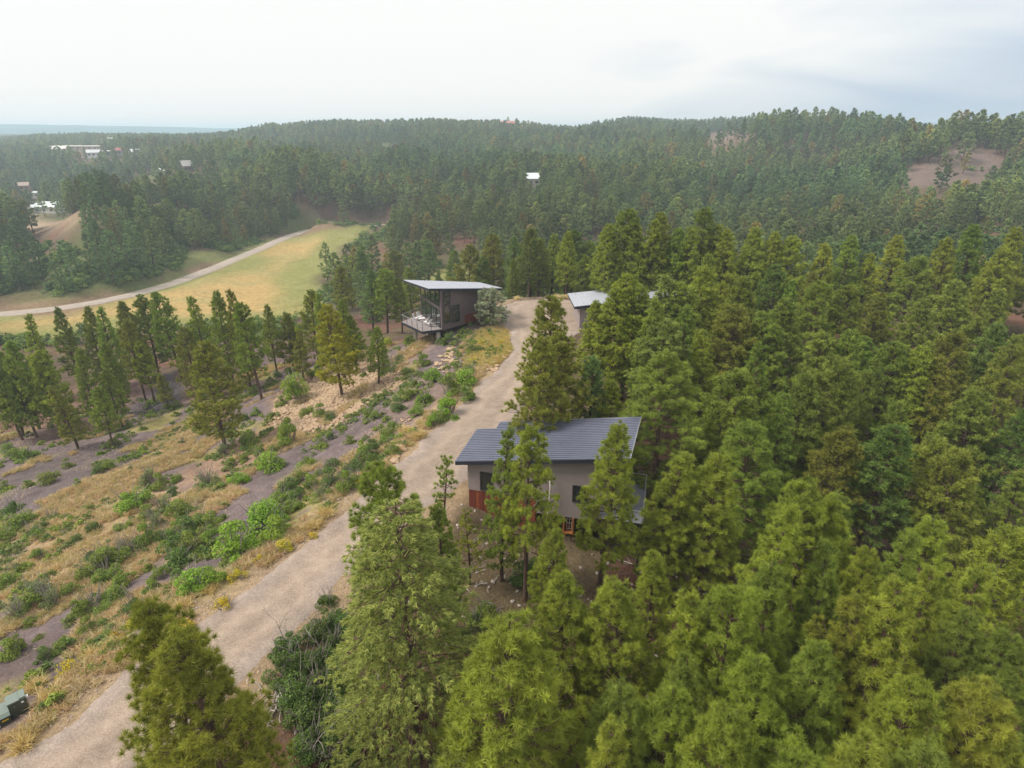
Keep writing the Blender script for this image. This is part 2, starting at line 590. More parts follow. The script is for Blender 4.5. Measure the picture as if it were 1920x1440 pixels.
def foliage_mat(name, dark, lite, transl=0.3, instancer=False, rough=0.65, tintmix=1.0):
    """Leaf or needle material: tuft-to-tuft colour from attribute v, tree-to-tree tint from the object colour."""
    m_ = bpy.data.materials.new(name)
    m_.use_nodes = True
    nt = m_.node_tree
    nt.nodes.clear()
    out = nt.nodes.new('ShaderNodeOutputMaterial')
    av = nt.nodes.new('ShaderNodeAttribute')
    av.attribute_name = 'v'
    c = ramp(nt, av.outputs['Fac'], [(0.0, dark), (1.0, lite)])
    if instancer:
        at = nt.nodes.new('ShaderNodeAttribute')
        at.attribute_type = 'INSTANCER'
        at.attribute_name = 'tint'
        t = at.outputs['Color']
    else:
        oi = nt.nodes.new('ShaderNodeObjectInfo')
        t = oi.outputs['Color']
    c = mix_rgb(nt, tintmix, c, t, 'MULTIPLY')
    d = nt.nodes.new('ShaderNodeBsdfPrincipled')
    d.inputs['Roughness'].default_value = rough
    d.inputs['Specular IOR Level'].default_value = 0.25
    nt.links.new(c, d.inputs['Base Color'])
    tr = nt.nodes.new('ShaderNodeBsdfTranslucent')
    c2 = mix_rgb(nt, 1.0, c, (1.25, 1.25, 0.65), 'MULTIPLY')
    nt.links.new(c2, tr.inputs[0])
    mx = nt.nodes.new('ShaderNodeMixShader')
    mx.inputs[0].default_value = transl
    nt.links.new(d.outputs[0], mx.inputs[1])
    nt.links.new(tr.outputs[0], mx.inputs[2])
    nt.links.new(mx.outputs[0], out.inputs[0])
    return m_


def bark_mat(name, a, b_):
    m_, nt, b = mat_new(name, 0.95, 0.1)
    t = nt.nodes.new('ShaderNodeTexCoord')
    mp_ = nt.nodes.new('ShaderNodeMapping')
    mp_.inputs['Scale'].default_value = (1, 1, 0.25)
    nt.links.new(t.outputs['Object'], mp_.inputs[0])
    f = noise(nt, 9, 4, 0.65, mp_.outputs[0])
    nt.links.new(ramp(nt, f, [(0.32, a), (0.68, b_)]), b.inputs['Base Color'])
    bump(nt, b, f, 0.8, 0.04)
    return m_


M_NEEDLE = foliage_mat('pine_needles', (0.085, 0.115, 0.022), (0.40, 0.455, 0.072), 0.24)  # tone range widened to paint in bright tops and dark gaps
M_NEEDLE_I = foliage_mat('pine_needles_forest', (0.075, 0.105, 0.038), (0.285, 0.33, 0.100), 0.24, True)
M_FIR = foliage_mat('fir_needles', (0.11, 0.15, 0.035), (0.42, 0.45, 0.11), 0.30)
M_LEAF = foliage_mat('oak_leaves', (0.09, 0.14, 0.028), (0.29, 0.37, 0.075), 0.38)
M_LEAF_I = foliage_mat('brush_leaves', (0.10, 0.14, 0.035), (0.26, 0.31, 0.085), 0.36, True)
M_FLOWER = foliage_mat('rabbitbrush_flowers', (0.22, 0.26, 0.03), (0.80, 0.58, 0.02), 0.3)
M_GRASS_I = foliage_mat('dry_grass_blades', (0.38, 0.295, 0.19), (0.68, 0.555, 0.385), 0.3, True)
M_GRASS = foliage_mat('bunch_grass_blades', (0.45, 0.36, 0.18), (0.85, 0.72, 0.45), 0.3)
M_BARK = bark_mat('pine_bark', (0.050, 0.034, 0.028), (0.17, 0.105, 0.08))
M_TWIG = bark_mat('grey_dead_wood', (0.16, 0.14, 0.125), (0.40, 0.36, 0.32))
M_PALE = bark_mat('bleached_wood', (0.38, 0.35, 0.31), (0.68, 0.63, 0.56))


def ground_mat():
    m_, nt, b = mat_new('ground_soil', 0.95, 0.1)
    at = nt.nodes.new('ShaderNodeAttribute')
    at.attribute_name = 'soil'
    f1 = noise(nt, 0.9, 6, 0.62)
    f2 = noise(nt, 6.0, 5, 0.7)
    c = mix_rgb(nt, 1.0, at.outputs['Color'], ramp(nt, f1, [(0.28, (0.72, 0.70, 0.70)), (0.72, (1.28, 1.27, 1.22))]), 'MULTIPLY')
    c = mix_rgb(nt, 1.0, c, ramp(nt, f2, [(0.25, (0.70, 0.68, 0.68)), (0.5, (1, 1, 1)), (0.75, (1.40, 1.36, 1.28))]), 'MULTIPLY')
    # pebbles and chips of pale stone
    vo = nt.nodes.new('ShaderNodeTexVoronoi')
    vo.inputs['Scale'].default_value = 4.2
    t = nt.nodes.new('ShaderNodeTexCoord')
    nt.links.new(t.outputs['Object'], vo.inputs['Vector'])
    peb = ramp(nt, vo.outputs['Distance'], [(0.10, (1, 1, 1)), (0.17, (0, 0, 0))])
    c = mix_rgb(nt, ramp(nt, noise(nt, 0.35, 3), [(0.5, (0, 0, 0)), (0.62, (0.55, 0.55, 0.55))]), c, mix_rgb(nt, peb, c, (0.46, 0.39, 0.32)))
    nt.links.new(c, b.inputs['Base Color'])
    ad = nt.nodes.new('ShaderNodeMath'); ad.operation = 'ADD'
    nt.links.new(f1, ad.inputs[0]); nt.links.new(f2, ad.inputs[1])
    bump(nt, b, ad.outputs[0], 0.8, 0.25)
    return m_


def gravel_mat():
    m_, nt, b = mat_new('driveway_gravel', 0.95, 0.1)
    at = nt.nodes.new('ShaderNodeAttribute')
    at.attribute_name = 'edge'      # 0 in the wheel tracks, 1 at the loose shoulder
    f1 = noise(nt, 0.35, 5, 0.6)
    f2 = noise(nt, 11.0, 4, 0.75)
    base = ramp(nt, f1, [(0.3, (0.258, 0.203, 0.161)), (0.7, (0.315, 0.252, 0.202))])
    edge = ramp(nt, f1, [(0.3, (0.24, 0.19, 0.16)), (0.7, (0.36, 0.295, 0.255))])
    c = mix_rgb(nt, at.outputs['Fac'], base, edge)
    a2 = nt.nodes.new('ShaderNodeAttribute'); a2.attribute_name = 'track'
    c = mix_rgb(nt, ramp(nt, a2.outputs['Fac'], [(0.1, (0, 0, 0)), (0.9, (0.75,) * 3)]), c, (0.37, 0.292, 0.232))
    c = mix_rgb(nt, 1.0, c, ramp(nt, noise(nt, 1.6, 5, 0.7), [(0.3, (0.82, 0.81, 0.80)), (0.7, (1.12, 1.12, 1.12))]), 'MULTIPLY')
    c = mix_rgb(nt, 1.0, c, ramp(nt, f2, [(0.3, (0.70, 0.68, 0.67)), (0.7, (1.28, 1.28, 1.28))]), 'MULTIPLY')
    vo = nt.nodes.new('ShaderNodeTexVoronoi')
    vo.inputs['Scale'].default_value = 7.5
    t = nt.nodes.new('ShaderNodeTexCoord')
    nt.links.new(t.outputs['Object'], vo.inputs['Vector'])
    peb = ramp(nt, vo.outputs['Distance'], [(0.12, (1, 1, 1)), (0.2, (0, 0, 0))])
    k_ = nt.nodes.new('ShaderNodeMath'); k_.operation = 'MULTIPLY'
    nt.links.new(peb, k_.inputs[0]); nt.links.new(ramp(nt, at.outputs['Fac'], [(0.0, (0.28,) * 3), (1.0, (0.8,) * 3)]), k_.inputs[1])
    c = mix_rgb(nt, k_.outputs[0], c, (0.48, 0.41, 0.35))
    nt.links.new(c, b.inputs['Base Color'])
    bump(nt, b, f2, 0.7, 0.08)
    return m_


# ------------------------------------------------------------------ ground sheet
def build_ground():
    x, y = XX, YY
    def zone(poly, soft, sc=8, amp=1.0, seed=3):
        """Soft mask of a polygon with a ragged edge, computed only near it."""
        P = np.array(poly)
        pad = soft * 3 + amp * 3
        mm = (x > P[:, 0].min() - pad) & (x < P[:, 0].max() + pad) & (y > P[:, 1].min() - pad) & (y < P[:, 1].max() + pad)
        out = np.zeros(x.shape)
        sd = poly_sd(x[mm], y[mm], poly) + (fbm(x[mm], y[mm], sc, 4, seed) - 0.5) * 2 * amp
        out[mm] = sstep(soft, -soft, sd)
        return out
    c = np.empty(x.shape + (3,))
    def setc(mask, col):
        nonlocal c
        c = c * (1 - mask[..., None]) + np.array(col) * mask[..., None]
    c[:] = (0.120, 0.085, 0.062)                                   # needle litter under the pines
    n1 = fbm(x, y, 14, 4, 31); n2 = fbm(x, y, 45, 4, 33)
    setc(sstep(0.48, 0.62, n1) * 0.8, (0.17, 0.13, 0.075))
    setc(sstep(0.55, 0.66, fbm(x, y, 9, 3, 41)) * 0.8, (0.19, 0.095, 0.07))   # red soil
    setc(sstep(0.5, 0.66, n2) * sstep(140, 220, rr), (0.11, 0.13, 0.045))       # brushy patches far off
    setc(sstep(1200, 2500, rr), (0.06, 0.08, 0.045))
    # open slope left of the road: shale, dry grass and rubble in bands along the hill
    zs = zone(Z_SLOPE, 3.0, 8, 2.5)
    b1 = fbm(al, ac * 3.0, 17, 4, 51)
    b2 = fbm(al, ac * 2.2, 9, 4, 57)
    sl = np.empty(c.shape); sl[:] = (0.185, 0.135, 0.120)
    def mixsl(mask, col):
        nonlocal sl
        sl = sl * (1 - mask[..., None]) + np.array(col) * mask[..., None]
    mixsl(sstep(0.42, 0.50, b1), (0.145, 0.113, 0.115))            # grey-violet shale
    mixsl(sstep(0.56, 0.62, b2), (0.37, 0.245, 0.160))              # straw and tan soil
    mixsl(sstep(0.57, 0.66, fbm(al, ac * 1.6, 6, 3, 63)) * 0.9, (0.23, 0.205, 0.075))   # low green growth
    mixsl(sstep(0.60, 0.70, b2) , (0.48, 0.33, 0.215))
    sl *= 1.38
    c = c * (1 - zs[..., None]) + sl * zs[..., None]
    for poly, col, am, soft in (
        (gpoly([(505, 800), (520, 740), (600, 690), (700, 650), (760, 690), (770, 720), (700, 750), (640, 800), (560, 820)]), (0.36, 0.245, 0.16), 0.8, 1.2),
        (gpoly([(320, 900), (420, 840), (520, 790), (560, 820), (470, 890), (380, 960)]), (0.36, 0.235, 0.16), 0.8, 1.4),
        (gpoly([(0, 1010), (130, 950), (300, 900), (330, 930), (380, 1010), (160, 1080), (0, 1130)]), (0.43, 0.30, 0.17), 0.8, 1.8),
        (gpoly([(0, 900), (100, 850), (260, 830), (420, 770), (480, 770), (330, 860), (180, 940), (0, 960)]), (0.155, 0.125, 0.125), 0.9, 1.5),
        (gpoly([(370, 1010), (480, 960), (560, 930), (480, 1010), (380, 1080), (330, 1110)]), (0.135, 0.108, 0.115), 0.9, 1.0),
        (gpoly([(600, 790), (680, 740), (740, 730), (730, 790), (640, 830), (520, 900), (480, 900)]), (0.165, 0.132, 0.135), 0.9, 0.9),
        (gpoly([(0, 1230), (120, 1190), (240, 1170), (200, 1240), (60, 1310), (0, 1330)]), (0.165, 0.125, 0.120), 0.85, 0.8),
        (gpoly([(230, 715), (330, 700), (350, 740), (300, 775), (240, 770)]), (0.105, 0.095, 0.115), 0.9, 1.5),
        (gpoly([(460, 660), (560, 655), (620, 670), (560, 690), (470, 690)]), (0.16, 0.115, 0.12), 0.9, 1.5),
        (gpoly([(40, 790), (120, 730), (260, 700), (300, 720), (200, 790), (100, 830)]), (0.23, 0.135, 0.115), 0.7, 2.0),
        (gpoly([(870, 690), (900, 620), (966, 615), (966, 660), (930, 700)]), (0.40, 0.29, 0.09), 0.85, 0.7),
    ):
        z_ = zone(poly, soft, 4, soft * 1.2, 77)
        setc(z_ * am, col)
    verge = sstep(3.6, 1.6, sd_drive + (fbm(x, y, 3, 3, 66) - .5) * 3) * sstep(200, 120, rr) * sstep(2, -4, x - 2)
    setc(verge * 0.75, (0.43, 0.315, 0.20))
    # valley meadow: green rim, straw in the middle
    zm = zone(Z_MEADOW, 4, 20, 6)
    dm = poly_sd(x, y, Z_MEADOW)
    nm = fbm(x, y * 0.6, 26, 4, 81)
    mc = np.empty(c.shape); mc[:] = (0.25, 0.25, 0.085)
    ma = sstep(-3, -17, dm + (nm - 0.5) * 34)[..., None]
    mc = mc * (1 - ma) + np.array((0.45, 0.32, 0.135)) * ma
    mb_ = (sstep(0.54, 0.66, fbm(x * .7, y * 1.6, 9, 4, 83)) * 0.55)[..., None]
    mc = mc * (1 - mb_) + np.array((0.30, 0.29, 0.12)) * mb_
    c = c * (1 - zm[..., None]) + mc * zm[..., None]
    zv = zone(Z_VERGE, 3, 14, 5)
    vc = np.where((nm > 0.5)[..., None], np.array((0.24, 0.155, 0.11)), np.array((0.20, 0.21, 0.08)))
    c = c * (1 - zv[..., None] * 0.85) + vc * zv[..., None] * 0.85
    zq = zone(Z_SMALL, 3, 10, 3)
    c = c * (1 - zq[..., None]) + mc * zq[..., None]
    setc(zone(Z_RED, 5, 12, 7) * 0.95, (0.195, 0.145, 0.128))
    setc(zone(Z_REDCREST, 6, 12, 8) * 0.8, (0.19, 0.135, 0.11))
    setc(zone(Z_TOWN, 5, 14, 6) * 0.9, (0.40, 0.30, 0.21))
    setc(zone(Z_TOWN2, 14, 40, 14) * 0.7, (0.46, 0.40, 0.30))
    c *= (0.76 + 0.16 * fbm(x, y, 3.0, 3, 91))[..., None]
    ny, nx = x.shape
    V = np.stack([x.ravel(), y.ravel(), (HH + CZ).ravel()], 1)
    ii = np.arange(nx * ny).reshape(ny, nx)
    F = np.stack([ii[:-1, :-1].ravel(), ii[:-1, 1:].ravel(), ii[1:, 1:].ravel(), ii[1:, :-1].ravel()], 1)
    col4 = np.concatenate([c.reshape(-1, 3), np.ones((nx * ny, 1))], 1).astype(np.float32)
    me = mesh_np('ground', V, F, [ground_mat()], attrs=[('soil', 'POINT', 'FLOAT_COLOR', col4)], smooth=True)
    tag(add_obj('ground', me), 'wooded hills with open shale slope, valley meadow and ridge', kind='structure')


build_ground()


def build_driveway():
    P = np.array(DRIVE)
    xs = np.arange(P[:, 0].min() - 2, P[:, 0].max() + 2, 0.4)
    ys = np.arange(max(8, P[:, 1].min() - 2), P[:, 1].max() + 2, 0.4)
    xs = xs[xs > -45]
    X, Y = np.meshgrid(xs, ys)
    sd = poly_sd(X, Y, DRIVE) + (fbm(X, Y, 1.6, 3, 71) - 0.5) * 1.3
    Z = RH + 0.03 + CZ + (fbm(X, Y, 6, 3, 72) - 0.5) * 0.06
    Z -= sstep(-0.35, 0.9, sd) * 0.30
    keep = sd < 1.0
    q = keep[:-1, :-1] & keep[1:, :-1] & keep[:-1, 1:] & keep[1:, 1:]
    ii = np.arange(X.size).reshape(X.shape)
    F = np.stack([ii[:-1, :-1][q], ii[:-1, 1:][q], ii[1:, 1:][q], ii[1:, :-1][q]], 1)
    used = np.unique(F)
    mp_ = np.zeros(X.size, int); mp_[used] = np.arange(len(used))
    trk = np.exp(-((sd + 1.75) / 0.45) ** 2) + 0.6 * np.exp(-((sd + 3.9) / 0.45) ** 2)
    trk = np.clip(trk * (0.5 + fbm(X, Y, 4, 3, 88)), 0, 1)
    Z -= trk * 0.03
    track = trk
    V = np.stack([X.ravel(), Y.ravel(), Z.ravel()], 1)[used]
    edge = sstep(-1.6, -0.2, sd + (fbm(X, Y, 2.2, 3, 75) - .5) * 1.6).ravel()[used].astype(np.float32)
    me = mesh_np('gravel_driveway', V, mp_[F], [gravel_mat()], attrs=[('edge', 'POINT', 'FLOAT', edge), ('track', 'POINT', 'FLOAT', track.ravel()[used].astype(np.float32))], smooth=True)
    tag(add_obj('gravel_driveway', me), 'pale gravel driveway climbing along the ridge to a wide turning place', kind='structure')


build_driveway()


def build_valley_road():
    pts = []
    for (x0, y0), (x1, y1) in zip(VROAD[:-1], VROAD[1:]):
        n = max(2, int(math.hypot(x1 - x0, y1 - y0) / 4))
        for i in range(n): pts.append((x0 + (x1 - x0) * i / n, y0 + (y1 - y0) * i / n))
    P = np.array(pts)
    for _ in range(6): P[1:-1] = (P[:-2] + P[1:-1] * 2 + P[2:]) / 4
    d = np.gradient(P, axis=0); d /= np.linalg.norm(d, axis=1)[:, None]
    nrm = np.stack([-d[:, 1], d[:, 0]], 1)
    V = []; n = len(P)
    ws = (-2.9, -2.3, 0, 2.3, 2.9); zs = (-0.25, 0.12, 0.16, 0.12, -0.25)
    for i in range(n):
        j = (vnoise(np.array([i * 0.7]), np.array([0.0]), 4)[0] - 0.5) * 0.7
        for w_, z_ in zip(ws, zs):
            q = P[i] + nrm[i] * (w_ + (j if abs(w_) > 1 else 0))
            V.append((q[0], q[1], -46.4 + CZ + z_ + 0.1))
    F = [(i * 5 + k, i * 5 + k + 1, i * 5 + k + 6, i * 5 + k + 5) for i in range(n - 1) for k in range(4)]
    me = mesh_np('valley_road', np.array(V), np.array(F), [plain('valley_road_dirt', (0.33, 0.28, 0.24), 0.95, 0.1, 0.12, 0.5)], smooth=True)
    tag(add_obj('valley_road', me), 'pale dirt road curving along the edge of the valley meadow', kind='structure')


build_valley_road()


def build_mesa(name, label, pts, dist, col, thick=900):
    """Far flat-topped ridge from (azimuth degrees, height above the camera) pairs."""
    V, n = [], len(pts)
    for a, h in pts:
        for dd, hh in ((0, -60), (250, h * 0.45 - 12), (520, h), (thick, h + 3)):
            r_ = dist + dd
            V.append((math.sin(R(a)) * r_, math.cos(R(a)) * r_, CZ + hh * 0.62 + (rnd.random() - .5) * 3))
    F = [(i * 4 + k, i * 4 + k + 1, i * 4 + k + 5, i * 4 + k + 4) for i in range(n - 1) for k in range(3)]
    me = mesh_np(name, np.array(V), np.array(F), [plain(name + '_haze_tint', col, 0.95, 0.05, 0.3, 0.004)], smooth=True)  # blue of the distant haze is put into the surface colour
    tag(add_obj(name, me), label, kind='structure')


rs2 = random.Random(3)
_az = [-62 + i * 1.2 for i in range(38)]
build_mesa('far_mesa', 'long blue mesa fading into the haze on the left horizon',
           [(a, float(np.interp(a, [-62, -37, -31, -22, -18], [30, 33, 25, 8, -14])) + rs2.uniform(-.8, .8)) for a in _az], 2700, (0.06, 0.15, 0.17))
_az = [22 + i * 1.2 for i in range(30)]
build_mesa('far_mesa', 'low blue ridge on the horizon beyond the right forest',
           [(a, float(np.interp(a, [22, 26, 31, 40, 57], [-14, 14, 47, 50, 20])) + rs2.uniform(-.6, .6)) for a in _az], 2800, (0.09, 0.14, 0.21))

# ------------------------------------------------------------------ plant prototypes
def unit(a):
    return a / (np.linalg.norm(a, axis=-1, keepdims=True) + 1e-9)


def sph(rs_, n):
    return unit(rs_.normal(size=(n, 3)))


def spikes(rs_, C, A, n, length, width, spread=0.9, flat=0.0):
    """n thin triangles at each centre C fanned round the axis A. Returns V, F, per-vertex tuft id."""
    m_ = len(C)
    d = A[:, None, :] + sph(rs_, m_ * n).reshape(m_, n, 3) * spread
    if flat:
        d[..., 2] *= (1 - flat)
    d = unit(d)
    L = length * rs_.uniform(0.65, 1.12, (m_, n, 1))
    s = unit(np.cross(d, sph(rs_, m_ * n).reshape(m_, n, 3))) * (width / 2)
    c = C[:, None, :] + rs_.normal(size=(m_, n, 3)) * length * 0.10
    V = np.stack([c - s, c + s, c + d * L], 2).reshape(-1, 3)
    F = np.arange(len(V)).reshape(-1, 3)
    ids = np.repeat(np.arange(m_), n * 3)
    return V, F, ids


def tubes_np(segs, k=4):
    """Many tapered tubes at once: list of (points, radii)."""
    Vs, Fs, b = [], [], 0
    for pts, rad in segs:
        pts = np.asarray(pts, float)
        n = len(pts)
        d = unit(np.gradient(pts, axis=0))
        ref = np.array([0.0, 0, 1.0]) if abs(d[0][2]) < 0.8 else np.array([1.0, 0, 0])
        s = unit(np.cross(d, ref)); t = np.cross(d, s)
        an = np.arange(k) * 2 * np.pi / k
        ring = pts[:, None] + (s[:, None] * np.cos(an)[None, :, None] + t[:, None] * np.sin(an)[None, :, None]) * np.asarray(rad)[:, None, None]
        Vs.append(ring.reshape(-1, 3))
        i = np.arange(n - 1)[:, None] * k; j = np.arange(k)[None]; jn = (j + 1) % k
        Fs.append(np.stack([i + j, i + jn, i + k + jn, i + k + j], -1).reshape(-1, 4) + b)
        b += n * k
    return np.concatenate(Vs), np.concatenate(Fs)


def pine_skeleton(rs_, H=12.0, RAD=2.6, cb=0.22, nl=62, tilt=(-8, 52), taper=0.75, gap=0.35, sub=1.0, lean=0.25):
    """Trunk, limbs and the places of the needle tufts."""
    ph = rs_.uniform(0, 6.28, 2)
    zz = np.linspace(0, H, 12)
    trunk = np.stack([lean * np.sin(zz / H * 2.6 + ph[0]) - lean * math.sin(ph[0]), lean * np.sin(zz / H * 2.1 + ph[1]) - lean * math.sin(ph[1]), zz], 1)
    r0 = H * 0.0165
    segs = [(trunk, r0 * (1 - zz / H) ** 0.8 + 0.02)]
    C, A, O = [], [], []
    az = rs_.uniform(0, 6.28)
    asym = rs_.uniform(0, 6.28)
    for i in range(nl):
        t = (i + rs_.uniform(0, 1)) / nl
        z = H * (cb + (0.975 - cb) * t ** 0.92)
        az += 2.4 + rs_.uniform(-0.5, 0.5)
        prof = (1 - t) ** taper * min(1.0, (t + 0.22) / 0.42)
        l = RAD * prof * rs_.uniform(1 - gap, 1.15) * (1 + 0.18 * math.cos(az - asym)) + 0.18
        el = R(tilt[0] + (tilt[1] - tilt[0]) * t ** 1.1 + rs_.uniform(-15, 15))
        p0 = np.array([np.interp(z, zz, trunk[:, 0]), np.interp(z, zz, trunk[:, 1]), z])
        h = np.array([math.cos(az), math.sin(az), 0])
        u = np.linspace(0, 1, 5)[:, None]
        P = p0 + h * l * u * math.cos(el) + np.array([0, 0, 1.0]) * (l * u * math.sin(el) + 0.10 * l * (u ** 2) - 0.05 * l * u)
        segs.append((P, np.linspace(0.035 + l * 0.008, 0.012, 5)))
        side = np.array([-h[1], h[0], 0])
        ns = max(1, int((1.6 + l * 2.7) * sub))
        for j in range(ns):
            uu = rs_.uniform(0.30, 1.0) if j else 1.0
            b0 = p0 + (P[-1] - p0) * uu
            b0[2] = np.interp(uu, u[:, 0], P[:, 2])
            sl = l * (1.12 - uu) * rs_.uniform(0.25, 0.75) + rs_.uniform(0.15, 0.45)
            sg = rs_.choice([-1, 1])
            dr = unit(h * 0.75 + side * sg * rs_.uniform(0.3, 1.1) + np.array([0, 0, rs_.uniform(-0.25, 1.0)]))
            if j == 0: dr = unit(h + np.array([0, 0, 0.5])); sl = 0.12
            b1 = b0 + dr * sl
            if j and sl > 0.2: segs.append((np.array([b0, b1]), np.array([0.014, 0.007])))
            # one round tuft at the tip, sometimes a second one behind it
            C.append(b1); A.append(unit(dr * 0.6 + np.array([0, 0, 0.75])))
            if sl > 0.45 or rs_.uniform() < 0.35:
                C.append(b0 + (b1 - b0) * 0.35 + rs_.normal(size=3) * 0.12); A.append(unit(dr * 0.4 + np.array([0, 0, 0.9])))
    for q in range(5):
        C.append(trunk[-1] + np.array([rs_.normal() * 0.12, rs_.normal() * 0.12, -q * 0.22 + 0.05]))
        A.append(unit(np.array([rs_.normal() * .4, rs_.normal() * .4, 1.0])))
    return segs, np.array(C), np.array(A)


def crown_mesh(name, rs_, C, A, n, L, W, mat, spread=0.9, flat=0.0, dead=0.04):
    V, F, ids = spikes(rs_, C, A, n, L, W, spread, flat)
    v = rs_.beta(2.2, 2.2, len(C))
    # new growth at the ends of the boughs is paler: colour by how far out a tuft sits on its bough
    rad = np.hypot(C[:, 0], C[:, 1])
    cl = vnoise(C[:, 0] * 2.1 + C[:, 2] * .7, C[:, 1] * 2.1 + C[:, 2] * 1.9, 7)
    v = np.clip(v * 0.40 + 0.40 * cl + 0.25 * rad / (rad.max() + 1e-6), 0, 1)
    return mesh_np(name, V, F, [mat], attrs=[('v', 'POINT', 'FLOAT', v[ids].astype(np.float32))])


def join_meshes(name, parts, mats):
    """One mesh from several ((V, F), material index, v) pieces, triangles only."""
    Vs, Fs, Ms, vs, b = [], [], [], [], 0
    for (V, F), mi, v in parts:
        F = np.asarray(F)
        if F.shape[1] == 4:
            F = np.concatenate([F[:, [0, 1, 2]], F[:, [0, 2, 3]]])
        Vs.append(V); Fs.append(F + b); Ms.append(np.full(len(F), mi)); vs.append(np.broadcast_to(v, (len(V),)))
        b += len(V)
    return mesh_np(name, np.concatenate(Vs), np.concatenate(Fs), mats, np.concatenate(Ms), [('v', 'POINT', 'FLOAT', np.concatenate(vs).astype(np.float32))])


PINE_STYLES = [   # height 12 m forms: radius, crown base, limbs, tilt, taper, gap
    dict(RAD=2.7, cb=0.16, nl=84, tilt=(-6, 50), taper=0.72, gap=0.32),
    dict(RAD=2.2, cb=0.20, nl=80, tilt=(-10, 48), taper=0.85, gap=0.30),
    dict(RAD=3.1, cb=0.15, nl=80, tilt=(-2, 46), taper=0.62, gap=0.38),
    dict(RAD=2.5, cb=0.30, nl=64, tilt=(0, 55), taper=0.60, gap=0.45),
    dict(RAD=1.9, cb=0.13, nl=76, tilt=(-12, 45), taper=0.95, gap=0.28),
    dict(RAD=2.8, cb=0.24, nl=72, tilt=(-4, 60), taper=0.55, gap=0.40),
]
PINE_NEAR, PINE_MID = [], []
for i_, st in enumerate(PINE_STYLES):
    r_ = np.random.RandomState(100 + i_)
    segs, C, A = pine_skeleton(r_, sub=1.45, **st)
    V, F = tubes_np(segs, 5)
    tm = mesh_np('pine_trunk', V, F, [M_BARK], smooth=True)
    PINE_NEAR.append((tm, crown_mesh('pine_crown_fine', r_, C, A, 84, 0.27, 0.021, M_NEEDLE, 1.5)))
    PINE_MID.append((tm, crown_mesh('pine_crown', r_, C, A, 34, 0.30, 0.050, M_NEEDLE, 1.5)))


def fir_meshes():
    """Broad fir with drooping flat sprays."""
    r_ = np.random.RandomState(5)
    H = 15.0
    zz = np.linspace(0, H, 10)
    trunk = np.stack([zz * 0, zz * 0, zz], 1)
    segs = [(trunk, 0.24 * (1 - zz / H) + 0.02)]
    C, A = [], []
    az = 0
    for i in range(120):
        t = (i + r_.uniform()) / 120
        z = H * (0.06 + 0.93 * t)
        az += 2.4 + r_.uniform(-.4, .4)
        l = 3.6 * (1 - t) ** 0.55 * r_.uniform(0.72, 1.1) + 0.2
        h = np.array([math.cos(az), math.sin(az), 0]); side = np.array([-h[1], h[0], 0])
        u = np.linspace(0, 1, 6)[:, None]
        rise = 0.35 * t - 0.05
        P = np.array([0, 0, z]) + h * l * u + np.array([0, 0, 1.0]) * (l * (rise * u + 0.30 * u - 0.42 * u ** 2))
        segs.append((P, np.linspace(0.04, 0.008, 6)))
        for j in range(int(5 + l * 9)):
            uu = r_.uniform(0.25, 1.0) ** 0.8
            q = np.array([np.interp(uu, u[:, 0], P[:, k_]) for k_ in range(3)])
            w = l * 0.30 * (1.15 - uu) + 0.1
            off = side * r_.uniform(-1, 1) * w * 1.6
            q = q + off + np.array([0, 0, -0.25 * abs(r_.normal()) * w - np.linalg.norm(off) * 0.25])
            dr = unit(h * 0.8 + unit(off + 1e-6) * 0.5 + np.array([0, 0, -0.25]))
            for k_ in range(3):
                C.append(q + dr * 0.13 * k_ + r_.normal(size=3) * 0.03)
                A.append(dr)
    C, A = np.array(C), np.array(A)
    V, F = tubes_np(segs, 5)
    tm = mesh_np('fir_trunk', V, F, [M_BARK], smooth=True)
    V, F, ids = spikes(r_, C, A, 13, 0.19, 0.036, 0.9, 0.25)
    v = np.clip(r_.beta(2, 2, len(C)) * 0.8 + 0.2 * np.hypot(C[:, 0], C[:, 1]) / 3.6, 0, 1)
    return tm, mesh_np('fir_crown', V, F, [M_FIR], attrs=[('v', 'POINT', 'FLOAT', v[ids].astype(np.float32))])


FIR = fir_meshes()


def round_tree_meshes():
    r_ = np.random.RandomState(8)
    segs, C, A = pine_skeleton(r_, H=5.0, RAD=2.3, cb=0.12, nl=46, tilt=(0, 62), taper=0.36, gap=0.22, sub=1.1)
    V, F = tubes_np(segs, 5)
    return mesh_np('pinyon_trunk', V, F, [M_BARK], smooth=True), crown_mesh('pinyon_crown', r_, C, A, 55, 0.28, 0.04, M_NEEDLE, 1.3)


PINYON = round_tree_meshes()


def sapling_meshes():
    r_ = np.random.RandomState(21)
    segs, C, A = pine_skeleton(r_, H=6.5, RAD=0.95, cb=0.30, nl=24, tilt=(0, 55), taper=0.8, gap=0.4)
    V, F = tubes_np(segs, 5)
    return mesh_np('sapling_trunk', V, F, [M_BARK], smooth=True), crown_mesh('sapling_crown', r_, C, A, 44, 0.27, 0.04, M_NEEDLE, 1.3)


SAPLING = sapling_meshes()


